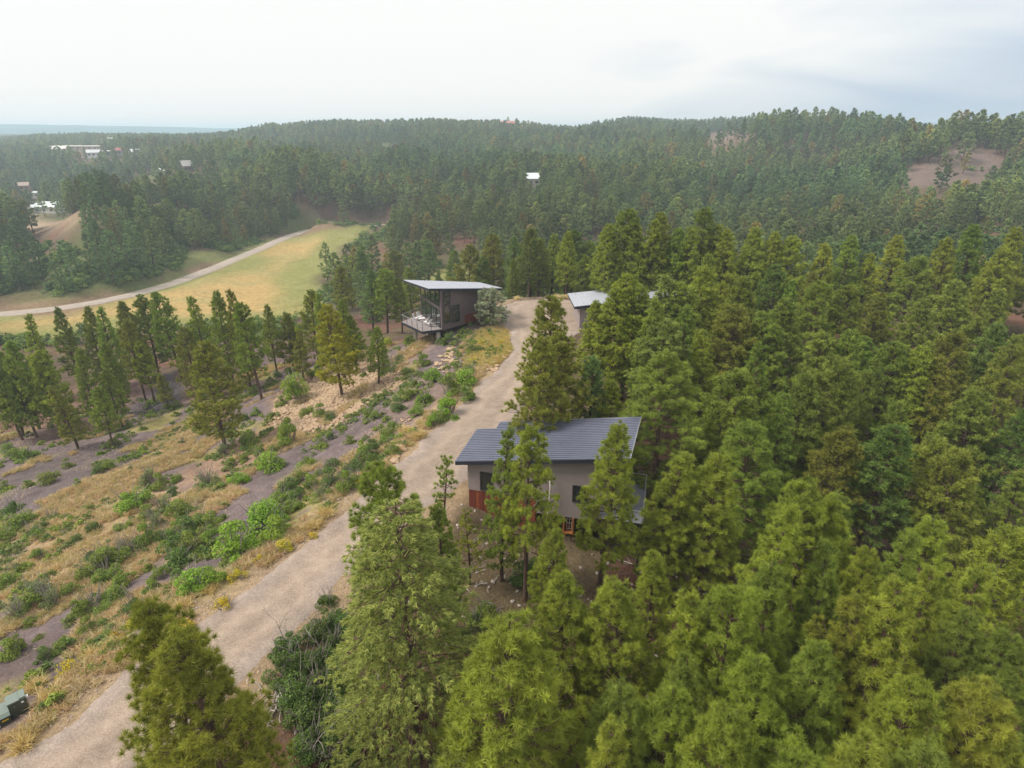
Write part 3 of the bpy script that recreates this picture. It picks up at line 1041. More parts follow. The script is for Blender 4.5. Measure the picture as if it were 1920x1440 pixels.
def snag_meshes(H=5.0, seed=31, mat=None):
    """Leafless dead tree: forked grey branches."""
    r_ = np.random.RandomState(seed)
    segs = []
    def grow(p, d, l, r0, depth):
        n = 4
        pts = [p]
        for i in range(n):
            d = unit(d + r_.normal(size=3) * 0.22)
            pts.append(pts[-1] + d * l / n)
        segs.append((np.array(pts), np.linspace(r0, r0 * 0.5, n + 1)))
        if depth:
            for i in range(3):
                k_ = r_.randint(1, n + 1)
                grow(pts[k_], unit(d + sph(r_, 1)[0] * 0.9 + np.array([0, 0, 0.2])), l * r_.uniform(0.45, 0.75), r0 * 0.5, depth - 1)
    grow(np.zeros(3), np.array([0.1, 0.05, 1.0]), H * 0.6, H * 0.012 + 0.01, 3)
    V, F = tubes_np(segs, 4)
    return mesh_np('snag_branches', V, F, [mat or M_TWIG], smooth=True)


SNAGS = [snag_meshes(4.0, 31), snag_meshes(4.0, 33, M_PALE)]


def far_trees():
    """Whole trees in one mesh for the distant forest."""
    mid, farr, vfar = [], [], []
    for i in range(6):
        r_ = np.random.RandomState(300 + i)
        st = dict(PINE_STYLES[i]); st['nl'] = 40
        segs, C, A = pine_skeleton(r_, sub=0.8, **st)
        tv = tubes_np(segs[:1] + segs[1::2], 3)
        V, F, ids = spikes(r_, C, A, 13, 0.52, 0.17, 1.3)
        v = np.clip(r_.beta(2, 2, len(C)), 0, 1)
        mid.append(join_meshes('tree_a%d' % i, [(tv, 0, 0.5), ((V, F), 1, v[ids])], [M_BARK, M_NEEDLE_I]))
    for i in range(6):
        r_ = np.random.RandomState(330 + i)
        st = dict(PINE_STYLES[i]); st['nl'] = 26; st['gap'] = 0.3
        st['taper'] = (0.75, 1.0, 0.6, 0.9, 1.1, 0.7)[i]
        segs, C, A = pine_skeleton(r_, sub=0.6, **st)
        tv = tubes_np(segs[:1], 3)
        V, F, ids = spikes(r_, C, A, 9, 0.80, 0.36, 1.3)
        v = np.clip(r_.beta(2, 2, len(C)), 0, 1)
        farr.append(join_meshes('tree_b%d' % i, [(tv, 0, 0.5), ((V, F), 1, v[ids])], [M_BARK, M_NEEDLE_I]))
    return mid, farr


FAR_MID, FAR_FAR = far_trees()


def bush_mesh(name, seed, mat, w=2.4, h=1.8, nb=11, n=1500, leaf=0.15, stems=True, flowers=False):
    """Shrub of several leafy mounds on bare stems, base at the origin."""
    r_ = np.random.RandomState(seed)
    Cs, As, parts = [], [], []
    for b in range(nb):
        a = r_.uniform(0, 6.28); q = r_.uniform(0, 1.0) ** 0.6
        rr_ = r_.uniform(0.16, 0.36) * w * 0.60
        c = np.array([math.cos(a) * q * w / 2 * 0.8, math.sin(a) * q * w / 2 * 0.8, h * (0.86 - 0.72 * q * q) - rr_ * 0.6 + r_.uniform(-0.40, 0.06) * h])
        d = sph(r_, n // nb)
        d[:, 2] = np.abs(d[:, 2]) * 1.0 - 0.28
        d = unit(d)
        Cs.append(c + d * rr_ * r_.uniform(0.72, 1.08, (len(d), 1)) * np.array([1, 1, 0.85]))
        As.append(d)
    C = np.concatenate(Cs); A = np.concatenate(As)
    k = C[:, 2] > 0.02
    C, A = C[k], A[k]
    nrm = unit(A * 0.7 + np.array([0, 0, 0.5]) + r_.normal(size=C.shape) * 0.55)
    s = unit(np.cross(nrm, sph(r_, len(C)))); t = np.cross(nrm, s)
    L = leaf * r_.uniform(0.6, 1.3, (len(C), 1))
    V = np.stack([C - s * L * 0.5, C - t * L * 0.38, C + s * L * 0.6, C + t * L * 0.38], 1).reshape(-1, 3)
    F = np.arange(len(V)).reshape(-1, 4)
    F = np.concatenate([F[:, :3], F[:, [0, 2, 3]]])
    v = np.repeat(np.clip(r_.beta(2, 2, len(C)), 0, 1), 4)
    return mesh_np(name, V, F, [mat], attrs=[('v', 'POINT', 'FLOAT', v.astype(np.float32))])


def stem_mesh(seed, w=2.4, h=1.8, n=9, mat=None, name='bush_stems'):
    r_ = np.random.RandomState(seed)
    segs = []
    for i in range(n):
        a = r_.uniform(0, 6.28); q = r_.uniform(0.2, 0.9)
        p = np.array([math.cos(a) * q * w / 2, math.sin(a) * q * w / 2, h * r_.uniform(0.6, 1.02)])
        m_ = p * 0.5 + r_.normal(size=3) * 0.1
        segs.append((np.array([p * 0.06 * np.array([1, 1, 0]) - np.array([0, 0, 0.1]), m_, p]), np.array([0.03, 0.02, 0.008])))
    V, F = tubes_np(segs, 4)
    return mesh_np(name, V, F, [mat or M_TWIG], smooth=True)


BUSH = [(bush_mesh('bush_leaves', 40 + i, M_LEAF, 2.4, (1.7, 2.0, 1.3, 1.6, 2.3)[i], (17, 14, 20, 22, 12)[i], 3600, 0.105), stem_mesh(60 + i, 2.5, 2.0, 14)) for i in range(5)]
SAGE = [(bush_mesh('sage_leaves', 70 + i, M_LEAF, 2.2, 1.5, 13, 2400, 0.08), stem_mesh(80 + i, 2.4, 1.9, 34)) for i in range(2)]
RABBIT = [(bush_mesh('rabbitbrush_stalks', 90 + i, M_FLOWER, 1.3, 0.8, 14, 1300, 0.06), stem_mesh(95 + i, 1.2, 0.7, 12)) for i in range(2)]


def tuft_mesh(name, seed, mat, n=70, h=0.6, w=0.03, spread=0.55):
    r_ = np.random.RandomState(seed)
    C = np.concatenate([r_.normal(size=(n, 2)) * (0.10 if n < 100 else 0.20), np.zeros((n, 1))], 1)
    A = unit(np.concatenate([r_.normal(size=(n, 2)) * spread, np.ones((n, 1))], 1))
    s = unit(np.cross(A, sph(r_, n))) * w / 2
    L = h * r_.uniform(0.5, 1.1, (n, 1))
    mid = C + A * L * 0.6
    tip = C + A * L + np.concatenate([A[:, :2], np.full((n, 1), -0.35)], 1) * L * 0.35
    V = np.stack([C - s, C + s, mid + s * 0.9, mid - s * 0.9, tip], 1).reshape(-1, 3)
    b = np.arange(n)[:, None] * 5
    F = np.concatenate([b + [0, 1, 2], b + [0, 2, 3], b + [3, 2, 4]])
    v = np.repeat(r_.beta(2, 2, n), 5)
    return mesh_np(name, V, F, [mat], attrs=[('v', 'POINT', 'FLOAT', v.astype(np.float32))])


def stone_mesh(name, seed, mat, sub=1):
    import bmesh
    bm = bmesh.new()
    bmesh.ops.create_icosphere(bm, subdivisions=sub, radius=0.5)
    r_ = random.Random(seed)
    sx, sy, sz = r_.uniform(0.8, 1.2), r_.uniform(0.6, 1.0), r_.uniform(0.45, 0.75)
    for v in bm.verts:
        k_ = r_.uniform(0.78, 1.15)
        v.co = Vector((v.co.x * sx * k_, v.co.y * sy * k_, v.co.z * sz * k_))
    me = bpy.data.meshes.new(name)
    bm.to_mesh(me); bm.free()
    me.materials.append(mat)
    me.update()
    return me


M_STONE = plain('sandstone', (0.375, 0.27, 0.178), 0.95, 0.1, 0.25, 3.0, bmp=0.5)
M_STONE2 = plain('grey_chips', (0.36, 0.30, 0.27), 0.95, 0.1, 0.3, 3.0)
STONES = [stone_mesh('sandstone_rock', i, M_STONE, 2) for i in range(4)]
STONES_LO = [stone_mesh('stone_%d' % i, i + 10, M_STONE, 1) for i in range(3)] + [stone_mesh('stone_x%d' % i, i + 20, M_STONE2, 1) for i in range(2)]


# ------------------------------------------------------------------ scattering what nobody could count
def scatter(name, label, meshes, pts, scl, rotz, tint, idx, tilt=None):
    """One object of kind stuff: points on the land, each drawn as one of the meshes."""
    n = len(pts)
    pc = bpy.data.collections.new('kinds_of_' + name)       # not linked to the scene: only a list for the node tree
    for i, m_ in enumerate(meshes):
        pc.objects.link(bpy.data.objects.new('kind_%s_%02d' % (name, i), m_))
    me = bpy.data.meshes.new(name)
    me.vertices.add(n)
    me.vertices.foreach_set('co', np.asarray(pts, np.float32).ravel())
    scl = np.asarray(scl, np.float32)
    if scl.ndim == 1: scl = np.repeat(scl[:, None], 3, 1)
    rot = np.zeros((n, 3), np.float32); rot[:, 2] = rotz
    if tilt is not None: rot[:, :2] = tilt
    tint = np.concatenate([np.asarray(tint, np.float32), np.ones((n, 1), np.float32)], 1)
    for nm, typ, key, arr in (('scl', 'FLOAT_VECTOR', 'vector', scl), ('rotv', 'FLOAT_VECTOR', 'vector', rot), ('tint', 'FLOAT_COLOR', 'color', tint), ('kindx', 'INT', 'value', np.asarray(idx, np.int32))):
        a = me.attributes.new(nm, typ, 'POINT')
        a.data.foreach_set(key, np.ascontiguousarray(arr).ravel())
    me.update()
    o = add_obj(name, me)
    ng = bpy.data.node_groups.new('scatter_' + name, 'GeometryNodeTree')
    ng.interface.new_socket('Geometry', in_out='INPUT', socket_type='NodeSocketGeometry')
    ng.interface.new_socket('Geometry', in_out='OUTPUT', socket_type='NodeSocketGeometry')
    N, L = ng.nodes, ng.links
    gi, go = N.new('NodeGroupInput'), N.new('NodeGroupOutput')
    iop = N.new('GeometryNodeInstanceOnPoints')
    ci = N.new('GeometryNodeCollectionInfo')
    ci.inputs['Collection'].default_value = pc
    ci.inputs['Separate Children'].default_value = True
    ci.inputs['Reset Children'].default_value = True
    L.new(gi.outputs[0], iop.inputs['Points'])
    L.new(ci.outputs[0], iop.inputs['Instance'])
    iop.inputs['Pick Instance'].default_value = True
    def na(nm, typ):
        a = N.new('GeometryNodeInputNamedAttribute')
        a.data_type = typ
        a.inputs['Name'].default_value = nm
        return next(s for s in a.outputs if s.enabled and s.name == 'Attribute')
    L.new(na('kindx', 'INT'), iop.inputs['Instance Index'])
    L.new(na('scl', 'FLOAT_VECTOR'), iop.inputs['Scale'])
    L.new(na('rotv', 'FLOAT_VECTOR'), iop.inputs['Rotation'])
    L.new(iop.outputs[0], go.inputs[0])
    md = o.modifiers.new('scatter', 'NODES')
    md.node_group = ng
    return tag(o, label, kind='stuff')


# ------------------------------------------------------------------ placing single plants
TREES = []          # (x, y) of every tree stood so far


def copy_plant(name, meshes, part_names, x, y, s, rz, color, label, cat, group=None, sz=None, sink=0.08, tilt=(0, 0)):
    z = float(gz(x, y)) - sink
    root = add_obj(name, None, None, (x, y, z), (tilt[0], tilt[1], rz), (s, s, sz or s))
    root.empty_display_size = 0.3
    tag(root, label, cat, group)
    for pn, me in zip(part_names, meshes):
        p = add_obj(pn, me, root)
        p.color = (*color, 1)
    return root


def tree_at(px, py, H, style, label, group=None, mode='top', wide=1.0, color=(1, 1, 1), near=None, rz=None, kind='pine', tmin=0.0):
    x, y = ground(px, py, H if mode == 'top' else 0.0, tmin)
    TREES.append((x, y, 1))
    dist = math.hypot(x, y)
    if kind == 'fir':
        ms, h0, nm = FIR, 15.0, 'fir_tree'
    elif kind == 'pinyon':
        ms, h0, nm = PINYON, 5.0, 'pinyon_tree'
    elif kind == 'sapling':
        ms, h0, nm = SAPLING, 6.5, 'pine_sapling'
    else:
        ms, h0, nm = (PINE_NEAR if (near if near is not None else dist < 46) else PINE_MID)[style], 12.0, 'pine_tree'
    s = H / h0
    rz = rnd.uniform(0, 6.28) if rz is None else rz
    cat = {'fir': 'fir tree', 'sapling': 'young pine'}.get(kind, 'pine tree')
    return copy_plant(nm, ms, ('trunk', 'crown'), x, y, s * wide, rz, color, label, cat, group, sz=s, tilt=(rnd.uniform(-.045, .045), rnd.uniform(-.045, .045)))

# ------------------------------------------------------------------ houses
M_ROOF_SEAM = plain('roof_metal', (0.145, 0.155, 0.205), 0.33, 0.5, 0.08, 0.8, 0.3)
M_ROOF_LITE = plain('roof_metal_sky_pale', (0.36, 0.375, 0.42), 0.42, 0.5, 0.06, 0.8, 0.15)  # pale because the missing sky reflection is put into the colour
M_FASCIA = plain('fascia_dark', (0.022, 0.025, 0.040), 0.55, 0.4, 0.1)
M_STUCCO = plain('taupe_stucco', (0.275, 0.228, 0.222), 0.9, 0.2, 0.05, 3.0)
M_STUCCO_D = plain('plum_grey_siding', (0.13, 0.098, 0.102), 0.85, 0.25, 0.06, 3.0)
M_REDWOOD = plain('red_stained_boards', (0.155, 0.036, 0.021), 0.75, 0.3, 0.25, 8.0)
M_REDWOOD2 = plain('orange_stained_boards', (0.23, 0.06, 0.027), 0.75, 0.3, 0.25, 8.0)
M_ORANGE = plain('fresh_orange_timber', (0.36, 0.14, 0.04), 0.7, 0.3, 0.15, 6.0)
M_WHITE = plain('white_paint', (0.70, 0.70, 0.69), 0.6, 0.4, 0.05)
M_FRAME = plain('dark_window_frame', (0.028, 0.027, 0.030), 0.4, 0.5, 0.05)
M_STEEL = plain('bare_steel', (0.40, 0.40, 0.42), 0.35, 0.5, 0.1, 5.0, 0.6)
M_CONC = plain('concrete', (0.46, 0.43, 0.38), 0.9, 0.2, 0.12, 4.0)
M_DECK_L = plain('pale_deck_boards', (0.27, 0.23, 0.225), 0.8, 0.25, 0.1, 4.0)
M_DECK_D = plain('slate_deck_boards', (0.17, 0.17, 0.205), 0.75, 0.3, 0.12, 4.0)
M_BLACK = plain('black_paint', (0.015, 0.015, 0.018), 0.4, 0.5, 0.1)
M_SHADE = plain('under_house_shade', (0.035, 0.028, 0.024), 0.9, 0.1, 0.2)  # near-black colour standing in for the shade beneath the houses
M_FABRIC = plain('white_sling_fabric', (0.72, 0.71, 0.70), 0.8, 0.2, 0.05)


def glass_mat():
    m_, nt, b = mat_new('window_glass', 0.04, 0.5)
    b.inputs['Base Color'].default_value = (0.02, 0.024, 0.022, 1)
    b.inputs['IOR'].default_value = 1.7
    b.inputs['Coat Weight'].default_value = 0.6
    b.inputs['Coat Roughness'].default_value = 0.02
    return m_


M_GLASS = glass_mat()


class Frame:
    """A wall plane: metres along from P towards Q, height, and outward offset (towards the right-hand normal facing the camera)."""
    def __init__(self, P, Q):
        self.P, self.Q = P, Q
        L = math.hypot(Q[0] - P[0], Q[1] - P[1])
        self.L = L
        self.e = ((Q[0] - P[0]) / L, (Q[1] - P[1]) / L)
        n = (self.e[1], -self.e[0])
        # outward = towards the drone
        if n[0] * -P[0] + n[1] * -P[1] < 0: n = (-n[0], -n[1])
        self.n = n

    def at(self, s, z, o=0.0):
        return (self.P[0] + self.e[0] * s + self.n[0] * o, self.P[1] + self.e[1] * s + self.n[1] * o, z)

    def px(self, px, py):
        return on_wall(px, py, self.P, self.Q)

    def panel(self, mb, s0, s1, z0a, z1a, o0, o1, z0b=None, z1b=None):
        """Flat block on the wall; b values give the heights at the s1 end."""
        z0b = z0a if z0b is None else z0b
        z1b = z1a if z1b is None else z1b
        f = [self.at(s0, z0a, o1), self.at(s1, z0b, o1), self.at(s1, z1b, o1), self.at(s0, z1a, o1)]
        k = [self.at(s0, z0a, o0), self.at(s1, z0b, o0), self.at(s1, z1b, o0), self.at(s0, z1a, o0)]
        return mb.prism(f, k)


def window(fr, s0, s1, z0, z1, parent, name='window', mull=0, fw=0.07, z1b=None, zm=None, mat=None):
    """Frame proud of the wall, pane set back in it as a sub-part."""
    z1b = z1 if z1b is None else z1b
    mb = MB()
    o0, o1 = 0.003, 0.07
    fr.panel(mb, s0, s1, z0, z0 + fw, o0, o1)
    fr.panel(mb, s0, s1, z1 - fw, z1, o0, o1, z1b - fw, z1b)
    fr.panel(mb, s0, s0 + fw, z0 + fw, z1 - fw, o0, o1 - 0.004)
    fr.panel(mb, s1 - fw, s1, z0 + fw, z1b - fw, o0, o1 - 0.004)
    for i in range(mull):
        m_ = s0 + (s1 - s0) * (i + 1) / (mull + 1)
        fr.panel(mb, m_ - fw / 2, m_ + fw / 2, z0 + fw, min(z1, z1b) - fw, o0, o1 - 0.008)
    w = mb.build(name, mat or M_FRAME, parent)
    edges = [s0 + fw] + [s0 + (s1 - s0) * (i + 1) / (mull + 1) for i in range(mull)] + [s1 - fw]
    for i in range(len(edges) - 1):
        p = MB()
        a, b = edges[i] + (fw / 2 if i else 0), edges[i + 1] - (fw / 2 if i < len(edges) - 2 else 0)
        t = lambda s: z1 + (z1b - z1) * (s - s0) / (s1 - s0) - fw
        fr.panel(p, a, b, z0 + fw, t(a), 0.004, 0.03, z0 + fw, t(b))
        p.build('pane', M_GLASS, w)
    return w


def near_cabin():
    t = thing('modern_cabin', 'taupe shed-roofed cabin with ribbed dark metal roof among the near pines', 'house', (3, 39, CZ - 27))
    W = lambda q: Vector((q[0] - 3, q[1] - 39, q[2] - (CZ - 27)))     # children are placed relative to the thing
    def put(mb, name, mat, parent=None, smooth=False):
        mb.v = [tuple(W(p)) for p in mb.v]
        return mb.build(name, mat, parent or t, smooth)
    A = (-3.24, 39.0); e = (0.970, -0.243); n = (0.243, 0.970)
    pt = lambda s, d, z: (A[0] + e[0] * s + n[0] * d, A[1] + e[1] * s + n[1] * d, CZ + z)
    SB = 9.7                                                        # length of the walls
    fr = Frame(A, (A[0] + e[0] * 10, A[1] + e[1] * 10))
    rz = lambda s: -22.42 + (s + 0.8) * 0.155                        # underside of the roof
    # walls: the stuccoed storey, with a deeper volume at the right
    mb = MB()
    mb.prism([pt(0, 0, rz(0)), pt(5.15, 0, rz(5.15)), pt(5.15, 4.6, rz(5.15)), pt(0, 4.6, rz(0))], [pt(0, 0, -24.6), pt(5.15, 0, -24.6), pt(5.15, 4.6, -24.6), pt(0, 4.6, -24.6)])
    mb.prism([pt(5.15, 0, rz(5.15)), pt(SB, 0, rz(SB)), pt(SB, 5.9, rz(SB)), pt(5.15, 5.9, rz(5.15))], [pt(5.15, 0, -25.8), pt(SB, 0, -25.8), pt(SB, 5.9, -25.8), pt(5.15, 5.9, -25.8)])
    put(mb, 'wall', M_STUCCO)
    # roof sheet following the fascia, with a step at the left rear corner
    top = [pt(-0.8, -0.45, rz(-0.8) + .32), pt(11.55, -0.45, rz(11.55) + .32), pt(11.9, 6.2, rz(11.9) + .32), pt(0.8, 6.2, rz(0.8) + .32), pt(0.8, 4.95, rz(0.8) + .32), pt(-0.8, 4.95, rz(-0.8) + .32)]
    roof = put(MB().slab(top, 0.04), 'roof', M_ROOF_SEAM)
    inner = [(a, b, c - 0.043) for a, b, c in top]
    cx0 = sum(p[0] for p in inner) / 6; cy0 = sum(p[1] for p in inner) / 6
    inner = [(cx0 + (a - cx0) * 0.997, cy0 + (b - cy0) * 0.997, c) for a, b, c in inner]
    put(MB().slab(inner, 0.27), 'fascia', M_FASCIA)
    d = -0.40
    while d < 6.15:
        s0 = -0.78 if d < 4.9 else 0.83
        s1 = 11.52 + max(0, d) * 0.05
        put(MB().beam(pt(s0, d, rz(s0) + .345), pt(s1, d, rz(s1) + .345), 0.05, 0.05), 'roof_seam', M_ROOF_SEAM, roof)
        d += 0.285
    for a_, b_ in ((1, 2), ):
        mb = MB(); mb.beam(Vector(top[a_]) + Vector((0.03, 0, 0.03)), Vector(top[b_]) + Vector((0.03, 0, 0.03)), 0.035, 0.035)
        put(mb, 'roof_edge_trim', M_STEEL)
    # red boards below the wall, one by one, down to the sloping ground
    s = 0.03; i = 0
    while s < 5.0:
        w = rnd.choice((0.20, 0.24, 0.30))
        x, y, _ = pt(s + w / 2, 0.1, 0)
        g = float(gz(x, y)) - CZ - 0.15
        mb = MB(); fr.panel(mb, s, min(s + w - 0.012, 5.12), CZ + g, CZ - 24.603, -0.12, -0.03 + 0.012 * (i % 2))
        put(mb, 'skirting_board', M_REDWOOD if rnd.random() < 0.65 else M_REDWOOD2)
        s += w; i += 1
    # left gable skirting
    fl = Frame((A[0], A[1]), (A[0] + n[0] * 4.6, A[1] + n[1] * 4.6))
    mb = MB(); mb.prism([pt(0.10, 0.12, -24.603), pt(0.16, 0.12, -24.603), pt(0.16, 4.5, -24.603), pt(0.10, 4.5, -24.603)], [pt(0.10, 0.12, -26.3), pt(0.16, 0.12, -26.3), pt(0.16, 4.5, -26.3), pt(0.10, 4.5, -26.3)])
    put(mb, 'side_skirting', M_REDWOOD)
    # foundation under the right half, the recess's shade put into its near-black colour
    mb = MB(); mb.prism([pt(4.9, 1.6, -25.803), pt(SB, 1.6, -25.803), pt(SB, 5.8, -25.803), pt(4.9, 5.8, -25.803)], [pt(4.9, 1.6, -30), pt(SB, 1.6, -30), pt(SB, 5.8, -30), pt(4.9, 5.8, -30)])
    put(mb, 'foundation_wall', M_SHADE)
    mb = MB(); fr.panel(mb, 4.55, 5.13, CZ - 28.2, CZ - 25.2, -0.20, -0.135)
    put(mb, 'lower_panel', M_REDWOOD)
    # windows of the long wall
    def win(px0, py0, px1, py1, mull=0):
        s0, z1 = fr.px(px0, py0); s1, _ = fr.px(px1, py0); _, z0 = fr.px(px0, py1)
        t0 = MB()
        w = window(fr, s0, s1, z0, z1, None, mull=mull)
        for o in [w] + [c for c in S.objects if c.parent == w]:
            for v in o.data.vertices: v.co = W(v.co)
        w.parent = t
    win(900, 884, 923, 918, 0)
    win(1074, 909, 1104, 940, 1)
    # orange framed doorway with a white sash leaning in it
    s0, _ = fr.px(1055, 990); s1, _ = fr.px(1075, 990)
    zt, zb = CZ - 25.803, CZ - 27.1
    mb = MB()
    fr.panel(mb, s0, s0 + 0.09, zb, zt, -0.75, 0.05); fr.panel(mb, s1 - 0.09, s1, zb, zt, -0.75, 0.05)
    fr.panel(mb, s0, s1, zb - 0.09, zb, -0.75, 0.06)
    put(mb, 'doorway_frame', M_ORANGE)
    for (sx, w_) in ((s0 + 0.04, 0.08), (s1 - 0.12, 0.08)):
        mb = MB(); fr.panel(mb, sx, sx + w_, zb - 2.0, zb - 0.09, -0.7, -0.6); put(mb, 'post', M_ORANGE)
    mb = MB()
    a0, a1 = s0 + 0.22, s1 - 0.16
    for q in (a0, (a0 + a1) / 2 - 0.02, a1 - 0.05): fr.panel(mb, q, q + 0.05, zb + 0.1, zb + 1.0, -0.35, -0.31)
    for q in (zb + 0.1, zb + 0.6, zb + 0.95): fr.panel(mb, a0, a1, q, q + 0.05, -0.309, -0.28)
    put(mb, 'sash', M_WHITE)
    # deck at the right end with boards, joists, posts and a pipe rail
    s0, s1 = SB + 0.02, 12.75
    dk = MB()
    x_ = s0; boards = []
    while x_ < s1 - 0.05:
        boards.append(x_); x_ += 0.155
    for b in boards:
        put(MB().slab([pt(b, 0.0, -25.46), pt(b + 0.14, 0.0, -25.46), pt(b + 0.14, 5.2, -25.46), pt(b, 5.2, -25.46)], 0.04), 'deck_board', M_DECK_D)
    mb = MB(); mb.slab([pt(s0, 0.05, -25.505), pt(s1, 0.05, -25.505), pt(s1, 5.15, -25.505), pt(s0, 5.15, -25.505)], 0.22)
    put(mb, 'deck_frame', M_BLACK)
    for s_, d_ in ((s1 - 0.1, 0.1), (s1 - 0.1, 2.6), (s1 - 0.1, 5.1), (s0 + 0.3, 0.1)):
        x, y, _ = pt(s_, d_, 0)
        mb = MB(); mb.beam(pt(s_, d_, float(gz(x, y)) - CZ - 0.2), pt(s_, d_, -25.73), 0.14)
        put(mb, 'deck_post', M_BLACK)
    mb = MB()
    R0 = -24.5
    rail = [pt(s0 + 0.05, 0.03, R0), pt(s1 - 0.03, 0.03, R0), pt(s1 - 0.03, 5.15, R0), pt(s0 + 1.0, 5.15, R0)]
    mb.tube(rail, 0.03, 8)
    for k_ in (0.28, 0.52, 0.76):
        mb.tube([(p[0], p[1], p[2] - k_) for p in rail], 0.006, 4)
    for q in ((s0 + 0.05, .03), ((s0 + s1) / 2, .03), (s1 - 0.03, .03), (s1 - .03, 1.75), (s1 - .03, 3.45), (s1 - .03, 5.15)):
        mb.beam(pt(q[0], q[1], -25.46), pt(q[0], q[1], R0 - 0.02), 0.045)
    put(mb, 'railing', M_STEEL)
    mb = MB(); mb.prism([pt(SB + .001, 1.4, rz(SB)), pt(SB + 0.03, 1.4, rz(SB)), pt(SB + 0.03, 5.0, rz(SB)), pt(SB + .001, 5.0, rz(SB))], [pt(SB + .001, 1.4, -25.3), pt(SB + 0.03, 1.4, -25.3), pt(SB + 0.03, 5.0, -25.3), pt(SB + .001, 5.0, -25.3)])
    put(mb, 'glazed_end', M_GLASS)
    # slender bleached pole standing in front of the wall, stayed by a wire: a thing of its own
    s_, zt_ = fr.px(1061, 888)
    g = pt(6.1, -0.5, 0)
    zb_ = float(gz(g[0], g[1]))
    mb = MB()
    pts = [pt(6.02, -0.45, zb_ - CZ - 0.2), pt(6.05, -0.42, -25.9), pt(6.18, -0.40, -24.6), pt(6.22, -0.40, -23.4), pt(6.16, -0.38, -22.3)]
    z0_ = zb_
    mb.tube([(a - g[0], b - g[1], c - z0_) for a, b, c in pts], [0.075, 0.07, 0.065, 0.055, 0.035], 8)
    root = thing('bare_trunk', 'slender bleached bare trunk before the middle of the taupe cabin wall', 'tree trunk', (g[0], g[1], z0_))
    mb.build('bare_stem', M_PALE, root, True)
    mb = MB(); a_, b_ = pt(6.16, -0.40, -23.5), pt(5.0, -0.25, -25.1)
    mb.tube([tuple(np.array(a_) - (g[0], g[1], z0_)), tuple(np.array(b_) - (g[0], g[1], z0_))], 0.014, 5)
    mb.build('stay_wire', M_PALE, root)


near_cabin()


def chair(x, y, z, rz, label):
    t = thing('deck_chair', label, 'chair', (x, y, z), rz, 'white chairs on the far house deck')
    MB().box((0, 0, 0.42), (0.58, 0.55, 0.05)).build('seat', M_FABRIC, t)
    MB().prism([(-.27, .24, .45), (.27, .24, .45), (.27, .29, .45), (-.27, .29, .45)][::-1], [(-.27, .42, 1.02), (.27, .42, 1.02), (.27, .47, 1.02), (-.27, .47, 1.02)][::-1]).build('backrest', M_FABRIC, t)
    for sx in (-1, 1):
        for sy in (-1, 1):
            MB().beam((sx * .26, sy * .24, 0), (sx * .24, sy * .21, .395), 0.035).build('leg', M_STEEL, t)
    return t


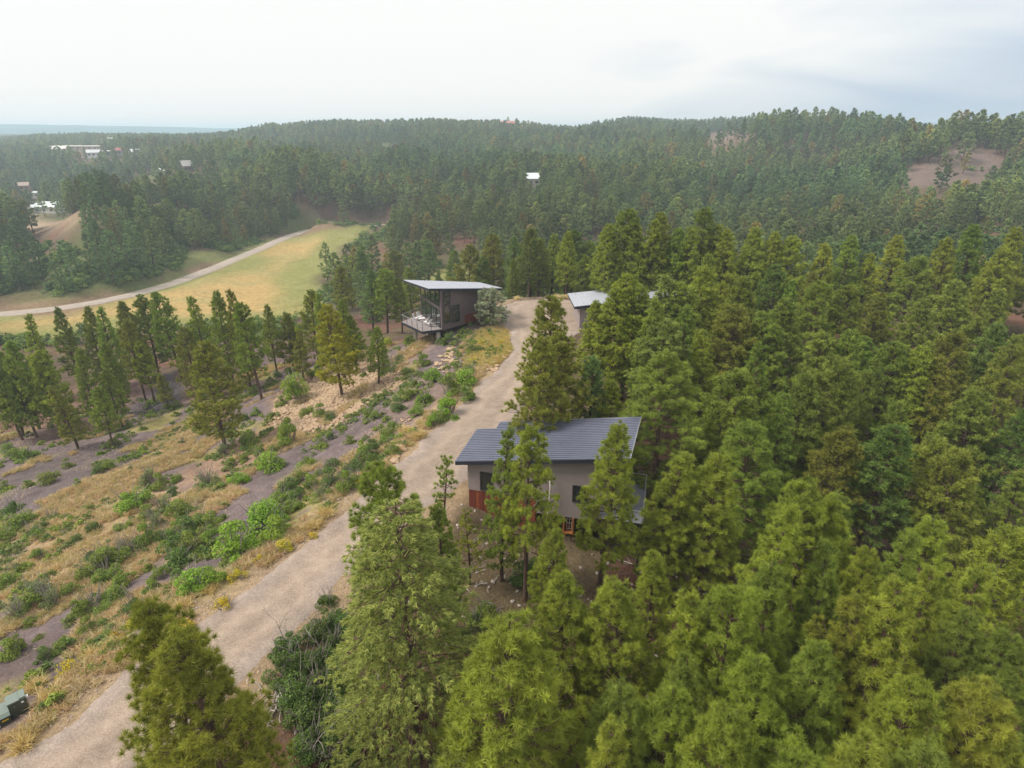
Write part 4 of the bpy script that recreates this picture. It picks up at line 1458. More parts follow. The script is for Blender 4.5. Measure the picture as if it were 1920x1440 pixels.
def far_house():
    O = (-8.0, 86.0, CZ - 26.0)
    t = thing('glass_house', 'dark plum house with slanting pale metal roof and glazed deck end on the ridge', 'house', O)
    def put(mb, name, mat, parent=None, smooth=False):
        mb.v = [(p[0] - O[0], p[1] - O[1], p[2] - O[2]) for p in mb.v]
        return mb.build(name, mat, parent or t, smooth)
    C = (-9.7, 81.5); RR = (-4.94, 86.6); LL = (-13.6, 89.0); BB = (-8.9, 94.0)
    FL, HL, RT, BK = (-11.1, 80.3, -19.5), (-15.9, 88.5, -20.2), (-1.4, 88.0, -21.3), (-5.0, 93.6, -21.6)
    # plane of the roof from three corners
    p0, p1, p2 = map(np.array, (FL, HL, RT))
    nn = np.cross(p1 - p0, p2 - p0); nn = nn / nn[2]
    rz = lambda x, y: p0[2] - nn[0] * (x - p0[0]) - nn[1] * (y - p0[1])
    top = [(q[0], q[1], CZ + rz(q[0], q[1])) for q in (FL, RT, BK, HL)]
    roof = put(MB().slab(top, 0.05), 'roof', M_ROOF_LITE)
    a, b, c, d = [Vector(q) for q in top]
    for i in range(1, 24):
        f = i / 24
        put(MB().beam(a.lerp(b, f) + Vector((0, 0, 0.02)), d.lerp(c, f) + Vector((0, 0, 0.02)), 0.04, 0.05), 'roof_seam', M_ROOF_LITE, roof)
    cx0 = sum(p[0] for p in top) / 4; cy0 = sum(p[1] for p in top) / 4
    inn = [(cx0 + (x - cx0) * 0.996, cy0 + (y - cy0) * 0.996, z - 0.053) for x, y, z in top]
    put(MB().slab(inn, 0.30), 'fascia', M_FASCIA)
    F0 = -25.5
    zt = lambda q: CZ + rz(q[0], q[1]) - 0.36
    put(MB().prism([(q[0], q[1], zt(q)) for q in (C, RR, BB, LL)], [(q[0], q[1], CZ + F0) for q in (C, RR, BB, LL)]), 'wall', M_STUCCO_D)
    cen = (-9.3, 87.8)
    sh = [(cen[0] + (q[0] - cen[0]) * .9, cen[1] + (q[1] - cen[1]) * .9) for q in (C, RR, BB, LL)]
    put(MB().prism([(q[0], q[1], CZ + F0 - 0.253) for q in sh], [(q[0], q[1], CZ - 31) for q in sh]), 'crawl_space', M_SHADE)  # solid block, shade under the floor put into its colour
    put(MB().prism([(q[0], q[1], CZ + F0 - .003) for q in (C, RR, BB, LL)], [(q[0], q[1], CZ + F0 - .25) for q in (C, RR, BB, LL)]), 'floor_beam', M_STUCCO_D)
    # entrance porch wall under the long overhang
    pr = Frame(RR, (RR[0] + 3.2, RR[1] + 1.9))
    def win(fr, s0, s1, z0, z1, z1b=None, mull=0, name='window', fw=0.09):
        w = window(fr, s0, s1, z0, z1, None, name, mull, fw, z1b)
        for o in [w] + [k for k in S.objects if k.parent == w]:
            for v in o.data.vertices: v.co = Vector((v.co.x - O[0], v.co.y - O[1], v.co.z - O[2]))
        w.parent = t
    fr = Frame(C, RR)
    for (x0, y0, x1, y1) in ((829.5, 548, 843.5, 571), (831, 575, 844, 606), (846.5, 573, 861, 603.5)):
        s0, z1 = fr.px(x0, y0); s1, _ = fr.px(x1, y0); _, z0 = fr.px((x0 + x1) / 2, y1)
        win(fr, max(0.35, s0), s1, z0, z1)
    # red panel low on the wall
    s0, z1 = fr.px(871, 591); s1, _ = fr.px(896, 591); _, z0 = fr.px(880, 604)
    n = 7
    for i in range(n):
        mb = MB(); u0 = s0 + (s1 - s0) * i / n; u1 = s0 + (s1 - s0) * (i + 1) / n - 0.015
        fr.panel(mb, u0, min(u1, fr.L - .02), z0, z1, 0.003, 0.05 + 0.01 * (i % 2)); put(mb, 'red_board', M_REDWOOD)
    mb = MB(); mb.tube([fr.at(fr.L + 0.05, CZ + F0 - 0.6, 0.12), fr.at(fr.L + 0.05, CZ + rz(*RR) - 0.4, 0.12)], 0.05, 8); put(mb, 'downspout', M_WHITE)
    # glazed end towards the deck
    gl = Frame(C, LL)
    zt2 = lambda s: zt((gl.at(s, 0)[0], gl.at(s, 0)[1]))
    mid = CZ - 22.75
    L = gl.L
    cuts = [0.35, 2.0, 4.0, 6.2, L - 0.3]
    for i in range(4):
        a_, b_ = cuts[i] + 0.08, cuts[i + 1] - 0.08
        win(gl, a_, b_, mid + 0.22, zt2(a_) - 0.12, zt2(b_) - 0.12, name='upper_window', mull=1 if i == 2 else 0)
        win(gl, a_, b_, CZ + F0 + 0.06, mid - 0.12, name='glass_door' if i == 0 else 'lower_window', mull=1 if i == 1 else 0)
    # deck
    DK = [(-12.3, 80.4), (C[0] - 0.02, C[1] - .02), (LL[0] - .1, LL[1] - .1), (-15.9, 85.0)]
    z = CZ + F0
    a, b, c, d = [Vector((q[0], q[1], z)) for q in DK]
    nb = 20
    for i in range(nb):
        f0, f1 = i / nb, (i + 0.92) / nb
        q = [a.lerp(d, f0), b.lerp(c, f0), b.lerp(c, f1), a.lerp(d, f1)]
        put(MB().slab([tuple(v) for v in q], 0.045), 'deck_board', M_DECK_L)
    put(MB().slab([(q[0], q[1], z - 0.05) for q in DK], 0.34), 'deck_frame', M_FASCIA)
    rail = [(-9.95, 81.15), (-12.25, 80.48), (-15.82, 85.02), (-13.75, 88.9)]
    mb = MB()
    mb.tube([(q[0], q[1], z + 1.02) for q in rail], 0.035, 6)
    for k_ in (0.2, 0.4, 0.6, 0.8): mb.tube([(q[0], q[1], z + k_) for q in rail], 0.008, 4)
    put(mb, 'top_rail', M_STEEL)
    posts = []
    for q0, q1, m_ in ((rail[0], rail[1], 2), (rail[1], rail[2], 4), (rail[2], rail[3], 3)):
        for i in range(m_): posts.append((q0[0] + (q1[0] - q0[0]) * i / m_, q0[1] + (q1[1] - q0[1]) * i / m_))
    for q in posts + [rail[3]]:
        put(MB().beam((q[0], q[1], z + .002), (q[0], q[1], z + 1.0), 0.06), 'rail_post', M_FRAME)
    for q, r_ in (((-10.3, 81.9), 0.30), ((-13.9, 84.6), 0.26), ((-12.6, 88.0), 0.26)):
        g = float(gz(*q)) - 0.2
        put(MB().tube([(q[0], q[1], g), (q[0], q[1], z - 0.392)], r_, 14), 'concrete_pier', M_CONC, None, False)
    # things on the deck
    zd = z + 0.001
    chair(-13.9, 85.6, zd, R(70), 'white deck chair nearest the outer rail corner, back to the valley')
    chair(-13.4, 86.4, zd, R(50), 'white deck chair beside the rail, next to the glass wall end')
    chair(-12.2, 83.6, zd, R(-110), 'white deck chair facing the table from the house side, nearer the glass')
    chair(-11.7, 82.7, zd, R(-115), 'white deck chair closest to the glass door')
    tb = thing('deck_table', 'small pale table between the white deck chairs', 'table', (-12.95, 84.9, zd), R(20))
    MB().box((0, 0, 0.55), (0.9, 0.6, 0.05)).build('table_top', M_FABRIC, tb)
    for sx in (-1, 1):
        for sy in (-1, 1): MB().beam((sx * .38, sy * .24, 0), (sx * .38, sy * .24, .524), 0.04).build('leg', M_STEEL, tb)


far_house()


def garage():
    O = (17, 86, CZ - 26)
    t = thing('garage', 'long low building with pale metal roof mostly hidden by the ridge pines', 'garage', O)
    def put(mb, name, mat, parent=None):
        mb.v = [(p[0] - O[0], p[1] - O[1], p[2] - O[2]) for p in mb.v]
        return mb.build(name, mat, parent or t)
    # lower left roof corner (1077, 575)
    a = at_h(1077, 575.5, -22.6); a = (a[0], a[1])
    e = (0.955, 0.297); n = (-0.03, 1.0)
    Lr, Wd = 19.0, 8.2
    pt = lambda s, d, z: (a[0] + e[0] * s + n[0] * d, a[1] + e[1] * s + n[1] * d, CZ + z)
    rz = lambda d: -22.6 + d * 0.0
    top = [pt(0, 0, -22.55), pt(Lr, 0, -22.1), pt(Lr, Wd, -22.3), pt(0, Wd, -22.75)]
    roof = put(MB().slab(top, 0.05), 'roof', M_ROOF_LITE)
    A_, B_, C_, D_ = [Vector(q) for q in top]
    for i in range(1, 36):
        f = i / 36
        put(MB().beam(A_.lerp(B_, f) + Vector((0, 0, .02)), D_.lerp(C_, f) + Vector((0, 0, .02)), 0.04, 0.05), 'roof_seam', M_ROOF_LITE, roof)
    put(MB().slab([(q[0], q[1], q[2] - 0.053) for q in (pt(.03, .03, -22.55), pt(Lr - .03, .03, -22.1), pt(Lr - .03, Wd - .03, -22.3), pt(.03, Wd - .03, -22.75))], 0.34), 'fascia', M_FASCIA)
    w = [pt(1.0, 0.8, -22.98), pt(Lr - .9, 0.8, -22.55), pt(Lr - .9, Wd - .8, -22.72), pt(1.0, Wd - .8, -23.12)]
    put(MB().prism(w, [(x, y, CZ - 27) for x, y, z in w]), 'wall', M_STUCCO)
    fr = Frame((w[0][0], w[0][1]), (w[1][0], w[1][1]))
    for s0 in (5.0, 11.0):
        wd = window(fr, s0, s0 + 1.4, CZ - 25, CZ - 23.8, None)
        for o in [wd] + [k for k in S.objects if k.parent == wd]:
            for v in o.data.vertices: v.co = Vector((v.co.x - O[0], v.co.y - O[1], v.co.z - O[2]))
        wd.parent = t


garage()


# barbecue under its black cover at the edge of the turning place
def grill():
    x, y = at_h(945, 605, RH)
    t = thing('covered_grill', 'black barbecue grill on legs at the edge of the turning place', 'grill', (x, y, CZ + RH), R(10))
    MB().box((0, 0, 0.78), (0.85, 0.5, 0.30)).build('firebox', M_BLACK, t)
    MB().prism([(-.36, -.16, 1.2), (.36, -.16, 1.2), (.36, .2, 1.2), (-.36, .2, 1.2)], [(-.43, -.26, .935), (.43, -.26, .935), (.43, .26, .935), (-.43, .26, .935)]).build('lid', M_BLACK, t)
    MB().beam((-0.3, -0.3, 1.05), (0.3, -0.3, 1.05), 0.03).build('handle', M_STEEL, t)
    MB().box((0.62, 0, 0.88), (0.38, 0.42, 0.04)).build('side_shelf', M_BLACK, t)
    for sx in (-1, 1):
        for sy in (-1, 1): MB().beam((sx * .36, sy * .2, 0), (sx * .36, sy * .2, .625), 0.07).build('leg', M_BLACK, t)
    MB().tube([(0, 0, .1), (0, 0, .5)], 0.14, 12).build('gas_bottle', M_WHITE, t)


grill()


def hut():
    x, y = at_h(917, 594, -25.6)
    z = float(gz(x, y))
    t = thing('timber_entry_hut', 'little brown timber box with yellow framed opening under the silvery pinyon', 'hut', (x, y, z), R(8))
    MB().box((0, 0.6, 0.95), (1.9, 1.2, 1.9)).build('wall', plain('brown_timber', (0.17, 0.10, 0.05), 0.8, 0.2, 0.25, 6), t)
    MB().slab([(-1.1, -.15, 1.98), (1.1, -.15, 1.98), (1.1, 1.4, 2.1), (-1.1, 1.4, 2.1)], 0.07).build('roof', M_FASCIA, t)
    f = MB()
    for b in (((-.5, -.03, 1.5), (.5, -.03, 1.5)), ((-.5, -.03, .9), (.5, -.03, .9))): f.beam(b[0], b[1], 0.05, 0.09)
    for b in (((-.46, -.03, .95), (-.46, -.03, 1.45)), ((.46, -.03, .95), (.46, -.03, 1.45))): f.beam(b[0], b[1], 0.09, 0.05)
    w = f.build('window', plain('yellow_trim', (0.5, 0.40, 0.10), 0.7, 0.2), t)
    MB().box((0, -.012, 1.2), (.82, .015, .5)).build('pane', M_GLASS, w)


hut()


# utility boxes beside the bottom of the driveway
M_UTIL = plain('utility_green', (0.055, 0.062, 0.045), 0.6, 0.4, 0.08)
M_UTIL_T = plain('utility_green_top', (0.15, 0.185, 0.16), 0.6, 0.4, 0.08)
M_STICK = plain('white_sticker', (0.75, 0.74, 0.72), 0.6, 0.3, 0.03)
M_YEL = plain('yellow_sticker', (0.75, 0.42, 0.02), 0.6, 0.3, 0.03)


def utility():
    bl = at_h(36, 1360, -27.0); br = at_h(58, 1349, -27.0)
    ang = math.atan2(br[1] - bl[1], br[0] - bl[0])
    cx1, cy1 = (bl[0] + br[0]) / 2, (bl[1] + br[1]) / 2
    ux, uy = math.cos(ang), math.sin(ang)
    nx, ny = -uy, ux
    w, d, h = 0.72, 0.55, 1.25
    z = float(gz(cx1, cy1))
    z = min(z, CZ - 26.8)
    t = thing('utility_pedestal', 'tall dark green metal utility box standing by the driveway foot', 'utility box', (cx1 + nx * d / 2, cy1 + ny * d / 2, z - 0.05), ang)
    MB().box((0, 0, h / 2), (w, d, h)).build('cabinet', M_UTIL, t)
    MB().prism([(-w / 2 - .02, -d / 2 - .03, h + .07), (.12, -d / 2 - .03, h + .07), (.12, d / 2 + .02, h + .12), (-w / 2 - .02, d / 2 + .02, h + .12)], [(-w / 2 - .02, -d / 2 - .03, h + .003), (.12, -d / 2 - .03, h + .003), (.12, d / 2 + .02, h + .003), (-w / 2 - .02, d / 2 + .02, h + .003)]).build('cap', M_UTIL_T, t)
    MB().box((.25, 0, h + .07), (.24, d + .04, .13)).build('meter_hood', M_UTIL_T, t)
    MB().box((.20, -d / 2 - .006, h - .16), (.10, .008, .10)).build('sticker', M_STICK, t)
    MB().box((w / 2 + .06, -d / 2 + .1, h - .03), (.10, .1, .10)).build('meter_glass', M_STICK, t)
    MB().box((-.14, -d / 2 - .008, h - .22), (.02, .012, .10)).build('latch', M_STEEL, t)
    MB().box((0, -d / 2 - .004, h / 2 - .05), (w - .1, .006, h - .28)).build('door', M_UTIL, t)
    # low transformer cabinet, half out of the picture
    r0 = at_h(30, 1369, -27.0)
    W2, D2, H2 = 1.25, 0.95, 0.72
    ccx = r0[0] - ux * W2 / 2 + nx * D2 / 2 ; ccy = r0[1] - uy * W2 / 2 + ny * D2 / 2
    t2 = thing('transformer_box', 'low green transformer cabinet with white and yellow stickers on a grey pad', 'utility box', (ccx, ccy, z - 0.02), ang)
    MB().box((0.06, 0, 0.06), (W2 + .42, D2 + .3, .14)).build('pad', M_CONC, t2)
    MB().box((0, 0, .13 + H2 / 2), (W2, D2, H2)).build('cabinet', M_UTIL, t2)
    MB().prism([(-W2 / 2 - .03, -D2 / 2 + .12, H2 + .26), (W2 / 2 + .03, -D2 / 2 + .12, H2 + .26), (W2 / 2 + .03, D2 / 2 + .03, H2 + .22), (-W2 / 2 - .03, D2 / 2 + .03, H2 + .22)],
               [(-W2 / 2 - .03, -D2 / 2 - .04, H2 + .13), (W2 / 2 + .03, -D2 / 2 - .04, H2 + .13), (W2 / 2 + .03, D2 / 2 + .03, H2 + .13), (-W2 / 2 - .03, D2 / 2 + .03, H2 + .13)]).build('lid', M_UTIL_T, t2)
    for x_, w_, zc, hh, mt, nm in ((.08, .2, .52, .24, M_STICK, 'sticker'), (-.28, .22, .50, .34, M_STICK, 'sticker'), (.42, .25, .66, .06, M_YEL, 'warning_sticker'), (.10, .12, .74, .05, M_YEL, 'warning_sticker')):
        MB().box((x_, -D2 / 2 - .006, zc), (w_, .008, hh)).build(nm, mt, t2)


utility()


FARH = []
# ------------------------------------------------------------------ far buildings
def small_house(px, py, w, d, h, wallc, roofc, label, name='house', cat='house', rz=0.0, gable=True, wins=3, dist=None, lift=0.0, pitch=0.3):
    if dist:
        dx, dy, dz = ray(px, py)
        k_ = dist / math.hypot(dx, dy)
        x, y = dx * k_, dy * k_
        z = min(CZ + dz * k_, float(gz(x, y)) + 6 + lift)
    else:
        x, y = ground(px, py)
        z = float(gz(x, y))
    FARH.append((x, y, w))
    t = thing(name, label, cat, (x, y, z + lift), rz)
    mw = plain('far_wall', wallc, 0.9, 0.1, 0.06, 0.5); mr = plain('far_roof', roofc, 0.6, 0.3, 0.06, 0.5)
    base = -1.5
    MB().box((0, 0, (h + base) / 2), (w, d, h - base)).build('wall', mw, t)
    ov = 0.5
    mb = MB()
    if gable:
        rh = d * pitch
        a = [(-w / 2 - ov, -d / 2 - ov, h + .01), (w / 2 + ov, -d / 2 - ov, h + .01), (w / 2 + ov, 0, h + rh), (-w / 2 - ov, 0, h + rh)]
        b = [(-w / 2 - ov, 0, h + rh), (w / 2 + ov, 0, h + rh), (w / 2 + ov, d / 2 + ov, h + .01), (-w / 2 - ov, d / 2 + ov, h + .01)]
        mb.slab([(x_, y_, z_ + .2) for x_, y_, z_ in a], 0.2); mb.slab([(x_, y_, z_ + .2) for x_, y_, z_ in b], 0.2)
        g = MB()
        for sx in (-1, 1):
            g.prism([(sx * (w / 2 - .05), -d / 2, h), (sx * (w / 2 - .05), d / 2, h), (sx * (w / 2 - .05), 0, h + rh - .02)], [(sx * (w / 2 - .3), -d / 2, h), (sx * (w / 2 - .3), d / 2, h), (sx * (w / 2 - .3), 0, h + rh - .02)])
        g.build('gable_end', mw, t)
    else:
        mb.slab([(-w / 2 - ov, -d / 2 - ov, h + .25), (w / 2 + ov, -d / 2 - ov, h + .25), (w / 2 + ov, d / 2 + ov, h + .65), (-w / 2 - ov, d / 2 + ov, h + .65)], 0.24)
    mb.build('roof', mr, t)
    for i in range(wins):
        x_ = -w / 2 + w * (i + 0.5) / wins
        MB().box((x_, -d / 2 - .03, h * 0.55), (min(1.6, w / wins * .5), .08, 1.3)).build('window', M_FRAME, t)
    return t


WHT, GRYR, RED, TAN = (0.55, 0.54, 0.51), (0.62, 0.66, 0.68), (0.50, 0.10, 0.08), (0.42, 0.33, 0.25)
small_house(97, 398, 15, 9, 3.4, WHT, (0.50, 0.55, 0.54), 'white house with pale green-white roof above the bare bank at the left', rz=R(-12))
small_house(60, 399, 7, 6, 2.8, WHT, (0.48, 0.52, 0.52), 'small white outbuilding left of the white house, partly behind a dark tree', 'outbuilding', 'shed', wins=2)
small_house(63, 370, 14, 8, 3.4, WHT, (0.52, 0.56, 0.56), 'white flat-roofed building in the trees above the white house', gable=False, wins=4)
small_house(1004, 349, 10, 8, 3.4, (0.5, 0.45, 0.4), (0.58, 0.60, 0.62), 'house with white hipped roof showing in the mid forest clearing', rz=R(8), pitch=0.35, lift=0.5)
small_house(350, 322, 8, 7, 3.2, (0.22, 0.16, 0.13), (0.40, 0.38, 0.37), 'brown gabled house on the wooded rise left of the valley', rz=R(60), pitch=0.5, lift=0.5)
small_house(307, 329, 7, 6, 3, (0.45, 0.43, 0.4), (0.5, 0.52, 0.52), 'tiny grey-roofed cabin left of the brown gabled house', rz=R(10), wins=2)
small_house(951, 243, 18, 10, 5, (0.30, 0.17, 0.13), (0.34, 0.15, 0.12), 'red-roofed house on the skyline above the forest', dist=840, rz=R(5), wins=5, lift=2)
small_house(148, 284, 52, 18, 3, (0.40, 0.33, 0.28), (0.48, 0.43, 0.38), 'long pale flat-roofed town building farthest left', dist=810, gable=False, wins=9, lift=2)
small_house(205, 295, 26, 12, 3.5, (0.42, 0.38, 0.34), (0.52, 0.52, 0.50), 'pale hall with white roof in the distant town', dist=740, gable=False, wins=6, lift=2)
small_house(228, 293, 9, 8, 3.2, (0.33, 0.30, 0.27), (0.30, 0.09, 0.08), 'small building with bright red roof in the distant town', dist=730, rz=R(20), lift=2)
small_house(257, 296, 10, 8, 3.2, (0.45, 0.42, 0.4), (0.50, 0.52, 0.55), 'house with pale grey roof right of the red-roofed town building', dist=700, rz=R(-20), lift=2)
small_house(178, 298, 10, 8, 3.2, (0.55, 0.52, 0.5), (0.48, 0.49, 0.5), 'small pale-roofed town house before the white-roofed hall', dist=690, rz=R(30), lift=2)
small_house(208, 268, 18, 10, 3.5, (0.6, 0.58, 0.55), (0.5, 0.52, 0.52), 'whitish building among trees highest in the distant town', dist=980, gable=False, wins=5, lift=2)
small_house(116, 290, 11, 9, 3.2, (0.5, 0.42, 0.36), (0.60, 0.56, 0.52), 'tan town house below the long flat-roofed building', dist=770, rz=R(15), lift=2)
small_house(34, 322, 8, 7, 3, (0.3, 0.18, 0.14), (0.3, 0.22, 0.19), 'small reddish house deep in the left forest', dist=560, rz=R(25), lift=2)

# ------------------------------------------------------------------ trees that can be told apart in the photograph
YG, MG, DG, BG, OL, BR, GR = (1.13, 1.12, 0.88), (0.95, 1.03, 1.0), (0.66, 0.78, 0.95), (0.78, 0.95, 1.7), (0.97, 0.88, 0.85), (1.25, 0.92, 0.9), (1.0, 1.05, 1.5)
HUE = {YG: 'yellow-green', MG: 'mid green', DG: 'deep green', BG: 'bluish green', OL: 'olive green', BR: 'rusty brown-green', GR: 'grey-green'}
FORM = ['full', 'conical', 'broad', 'high-crowned', 'slim', 'blunt']

LANDMARK = [  # px, py, height, style, width, tint, mode, label
    (945, 1122, 13.5, 0, 1.18, YG, 'top', 'big full ponderosa pine at the bottom edge right of the drooping fir'),
    (348, 1188, 13.0, 0, 0.95, (1.14, 1.02, 0.9), 'top', 'olive pine in the left foreground leaning over the driveway edge'),
    (285, 1128, 12.5, 5, 0.8, (1.02, 0.93, 0.85), 'top', 'dark olive pine standing behind the foreground pine over the driveway'),
    (712, 862, 12.5, 3, 0.9, MG, 'top', 'open mid green pine behind the drooping fir beside the driveway'),
    (820, 945, 9.5, 1, 0.85, MG, 'top', 'dark-trunked green pine between the fir and the debris slope'),
    (938, 800, 11.5, 4, 0.72, MG, 'top', 'slim pine in front of the left half of the near cabin roof'),
    (988, 806, 12.5, 3, 0.8, YG, 'top', 'clumpy pine with tangled dead lower branches before the near cabin wall'),
    (1145, 785, 12.6, 1, 0.92, YG, 'top', 'tall bright pine before the right half of the near cabin'),
    (1028, 985, 8.5, 1, 0.95, YG, 'top', 'medium pine below the orange framed doorway of the near cabin'),
    (1070, 1068, 11.0, 1, 0.9, YG, 'top', 'bright conical pine below and right of the drooping cabin debris slope'),
    (1188, 1105, 12.0, 0, 0.85, YG, 'top', 'yellow-green pine below the bare ground by the near cabin deck'),
    (1226, 1038, 10.5, 1, 0.8, YG, 'top', 'slender pine just right of the bare ground below the deck'),
    (1275, 850, 11.5, 4, 1.1, YG, 'top', 'left one of two bright pines right of the near cabin deck'),
    (1336, 843, 12.5, 1, 1.0, YG, 'top', 'right one of two bright pines right of the near cabin deck'),
    (1258, 668, 13.5, 2, 1.05, MG, 'top', 'big rounded pine behind the right end of the near cabin roof'),
    (1146, 715, 8.5, 0, 0.95, YG, 'top', 'small rounded bright pine just behind the near cabin roof'),
    (1112, 668, 10.0, 4, 1.1, BG, 'top', 'bluish sparse pine behind the near cabin, left of the rounded pine'),
    (1023, 560, 13.5, 3, 0.95, OL, 'top', 'lone tall pine at the driveway bend below the turning place'),
    (1008, 632, 12.5, 1, 0.95, OL, 'top', 'bushy pine on the driveway edge directly before the lone tall pine'),
    (1066, 625, 12.0, 3, 0.9, OL, 'top', 'dark-trunked pine between the driveway bend and the garage'),
    (1120, 563, 10.5, 1, 0.9, YG, 'top', 'bright narrow pine covering the garage wall'),
    (1182, 517, 13.5, 2, 0.95, YG, 'top', 'broad pine rising through the garage roof line'),
    (1237, 600, 12.0, 3, 1.1, GR, 'top', 'half dead grey-green pine with bare pale limbs behind the near cabin'),
    (1257, 515, 13.5, 4, 1.15, GR, 'top', 'pale grey-green pine left of the last roof glimpse'),
    (1327, 498, 14.0, 0, 0.95, YG, 'top', 'bright pine right of the last roof glimpse among the trees'),
    (1156, 540, 12.5, 1, 1.0, YG, 'top', 'bright pine masking the left third of the garage roof'),
    (1212, 536, 13.0, 0, 1.0, MG, 'top', 'green pine masking the middle of the garage roof'),
    (1280, 530, 13.0, 5, 1.0, MG, 'top', 'blunt green pine masking the right end of the garage roof'),
    (383, 645, 12.5, 2, 1.05, OL, 'top', 'large olive pine standing alone in the middle of the shale slope'),
    (302, 702, 5.6, 5, 1.0, OL, 'top', 'small flat-topped pine beside the violet shale patch'),
    (110, 720, 8.8, 4, 1.1, OL, 'top', 'leftmost of the lone pines in front of the dark wood'),
    (180, 728, 8.2, 3, 1.0, MG, 'top', 'two-stemmed looking pine on the pale slope before the wood'),
    (200, 690, 9.0, 1, 1.0, MG, 'top', 'green pine behind the two-stemmed pine on the slope'),
    (557, 620, 7.5, 4, 1.1, OL, 'top', 'slim pine on the violet bench left of the far house'),
    (534, 588, 9.5, 0, 1.0, OL, 'top', 'rounded pine on the bench behind the slim pine'),
    (622, 572, 11.5, 2, 1.0, (1.35, 1.12, 0.6), 'top', 'bright yellow-green pine left of the far house'),
    (700, 612, 7.5, 1, 1.1, MG, 'top', 'small pine at the edge of the drop left of the deck'),
    (660, 590, 8.5, 1, 1.1, MG, 'top', 'dark green pine behind the bright yellow-green one'),
    (550, 598, 8.0, 4, 1.1, BG, 'top', 'silvery blue young pine among the trees by the meadow'),
]
for a in LANDMARK:
    tree_at(a[0], a[1], a[2], a[3], a[7], None, a[6], a[4] * (1.18 if a[0] > 1000 and a[0] not in (1145, 1028, 1023) else 1.0), a[5])
tree_at(738, 948, 14.5, 0, 'huge drooping fir with pale yellow-green sprays right of the driveway', None, 'top', 1.3, (1, 1, 1), kind='fir', rz=0.6)
tree_at(826, 853, 5.6, 0, 'thin young pine at the driveway edge left of the near cabin', None, 'top', 0.95, MG, kind='sapling')
tree_at(876, 960, 5.6, 0, 'thin young pine with rusty trunk on the debris slope', None, 'top', 1.0, OL, kind='sapling')
tree_at(922, 612, 4.9, 0, 'round silvery pinyon against the right end of the far house', None, 'base', 1.05, (1.35, 1.3, 5.5), kind='pinyon')

# rows and masses whose members still stand out: px, py of the top, height
ROWS = {
    'in the row before the meadow': [(20, 640, 13), (50, 590, 14), (82, 660, 12), (107, 577, 14), (135, 610, 13), (160, 575, 14), (190, 577, 14), (228, 565, 14), (263, 555, 14), (305, 546, 15), (330, 590, 12), (360, 557, 14.5),
        (407, 546, 15), (437, 542, 15.5), (460, 567, 14), (500, 573, 11), (517, 590, 10), (580, 543, 12), (600, 552, 12), (640, 560, 11), (345, 615, 11), (236, 600, 13), (282, 610, 12), (200, 640, 11), (262, 640, 10), (75, 690, 11), (30, 700, 12), (10, 730, 11), (43, 745, 11), (0, 690, 12), (150, 660, 12)],
    'in the ridge stand beyond the garage': [(1163, 432, 14), (1187, 449, 13), (1212, 470, 13), (1240, 450, 14), (1270, 480, 12), (1310, 446, 15), (1333, 478, 13), (1360, 500, 13), (1407, 488, 14), (1453, 478, 14), (1483, 472, 14), (1547, 473, 14), (1590, 446, 15), (1635, 480, 13),
        (1680, 443, 15), (1720, 490, 13), (1780, 446, 15), (1833, 422, 16), (1903, 426, 16), (1870, 480, 14), (1140, 480, 12), (1290, 520, 12)],
    'in the forest right of the near cabin': [(1385, 574, 13), (1389, 520, 14), (1438, 650, 13.5), (1520, 698, 13), (1562, 668, 14), (1598, 615, 14), (1552, 622, 13), (1534, 527, 14), (1594, 540, 14), (1644, 560, 12), (1729, 560, 13), (1814, 530, 14), (1863, 541, 13), (1796, 626, 13), (1895, 650, 13), (1736, 650, 13.5),
        (1764, 672, 13), (1676, 641, 13), (1679, 754, 11), (1658, 796, 13), (1761, 821, 11.5), (1807, 850, 12.5), (1888, 610, 13), (1913, 763, 12), (1230, 560, 12), (1440, 590, 13), (1480, 560, 14), (1330, 620, 12), (1370, 690, 12), (1620, 700, 12), (1860, 730, 13), (1470, 740, 12), (1580, 800, 12), (1420, 800, 12)],
    'in the forest at the lower right': [(1449, 927, 13), (1530, 903, 12.5), (1583, 932, 12), (1764, 966, 13), (1570, 1015, 12), (1640, 1026, 12), (1700, 996, 13), (1460, 1056, 12.5), (1360, 1077, 12.5), (1675, 1106, 13), (1753, 1086, 12.5), (1843, 1060, 12.5), (1830, 1155, 12), (1450, 1232, 12), (1820, 1283, 13), (1757, 1300, 13),
        (1703, 1352, 12.5), (1380, 1352, 12.5), (1603, 1360, 12.5), (1563, 1206, 12.5), (1300, 1120, 11), (1890, 990, 12), (1900, 1180, 12), (1500, 1400, 12), (1240, 1280, 11), (1180, 1300, 10.5), (1300, 1250, 11), (1905, 1400, 12), (1120, 1380, 10), (1620, 1120, 11)],
    'between the far house and the valley': [(923, 446, 15), (878, 500, 14), (905, 545, 11), (850, 470, 14), (800, 455, 14), (770, 500, 13), (740, 470, 14), (720, 540, 13), (690, 520, 13), (750, 560, 11), (1073, 488, 14), (1035, 480, 13), (995, 470, 14), (965, 480, 13), (1100, 500, 12), (1010, 520, 11), (1060, 530, 9), (975, 535, 9), (680, 470, 14), (640, 500, 12), (820, 505, 9), (842, 508, 8)],
}
hues_by = {'in the row before the meadow': [MG, YG, MG, OL, MG], 'in the ridge stand beyond the garage': [YG, YG, MG], 'in the forest right of the near cabin': [MG, MG, YG, OL, DG],
           'in the forest at the lower right': [YG, YG, MG], 'between the far house and the valley': [MG, DG, OL, BG]}
TMIN = {'in the row before the meadow': 80, 'in the ridge stand beyond the garage': 92, 'between the far house and the valley': 118}
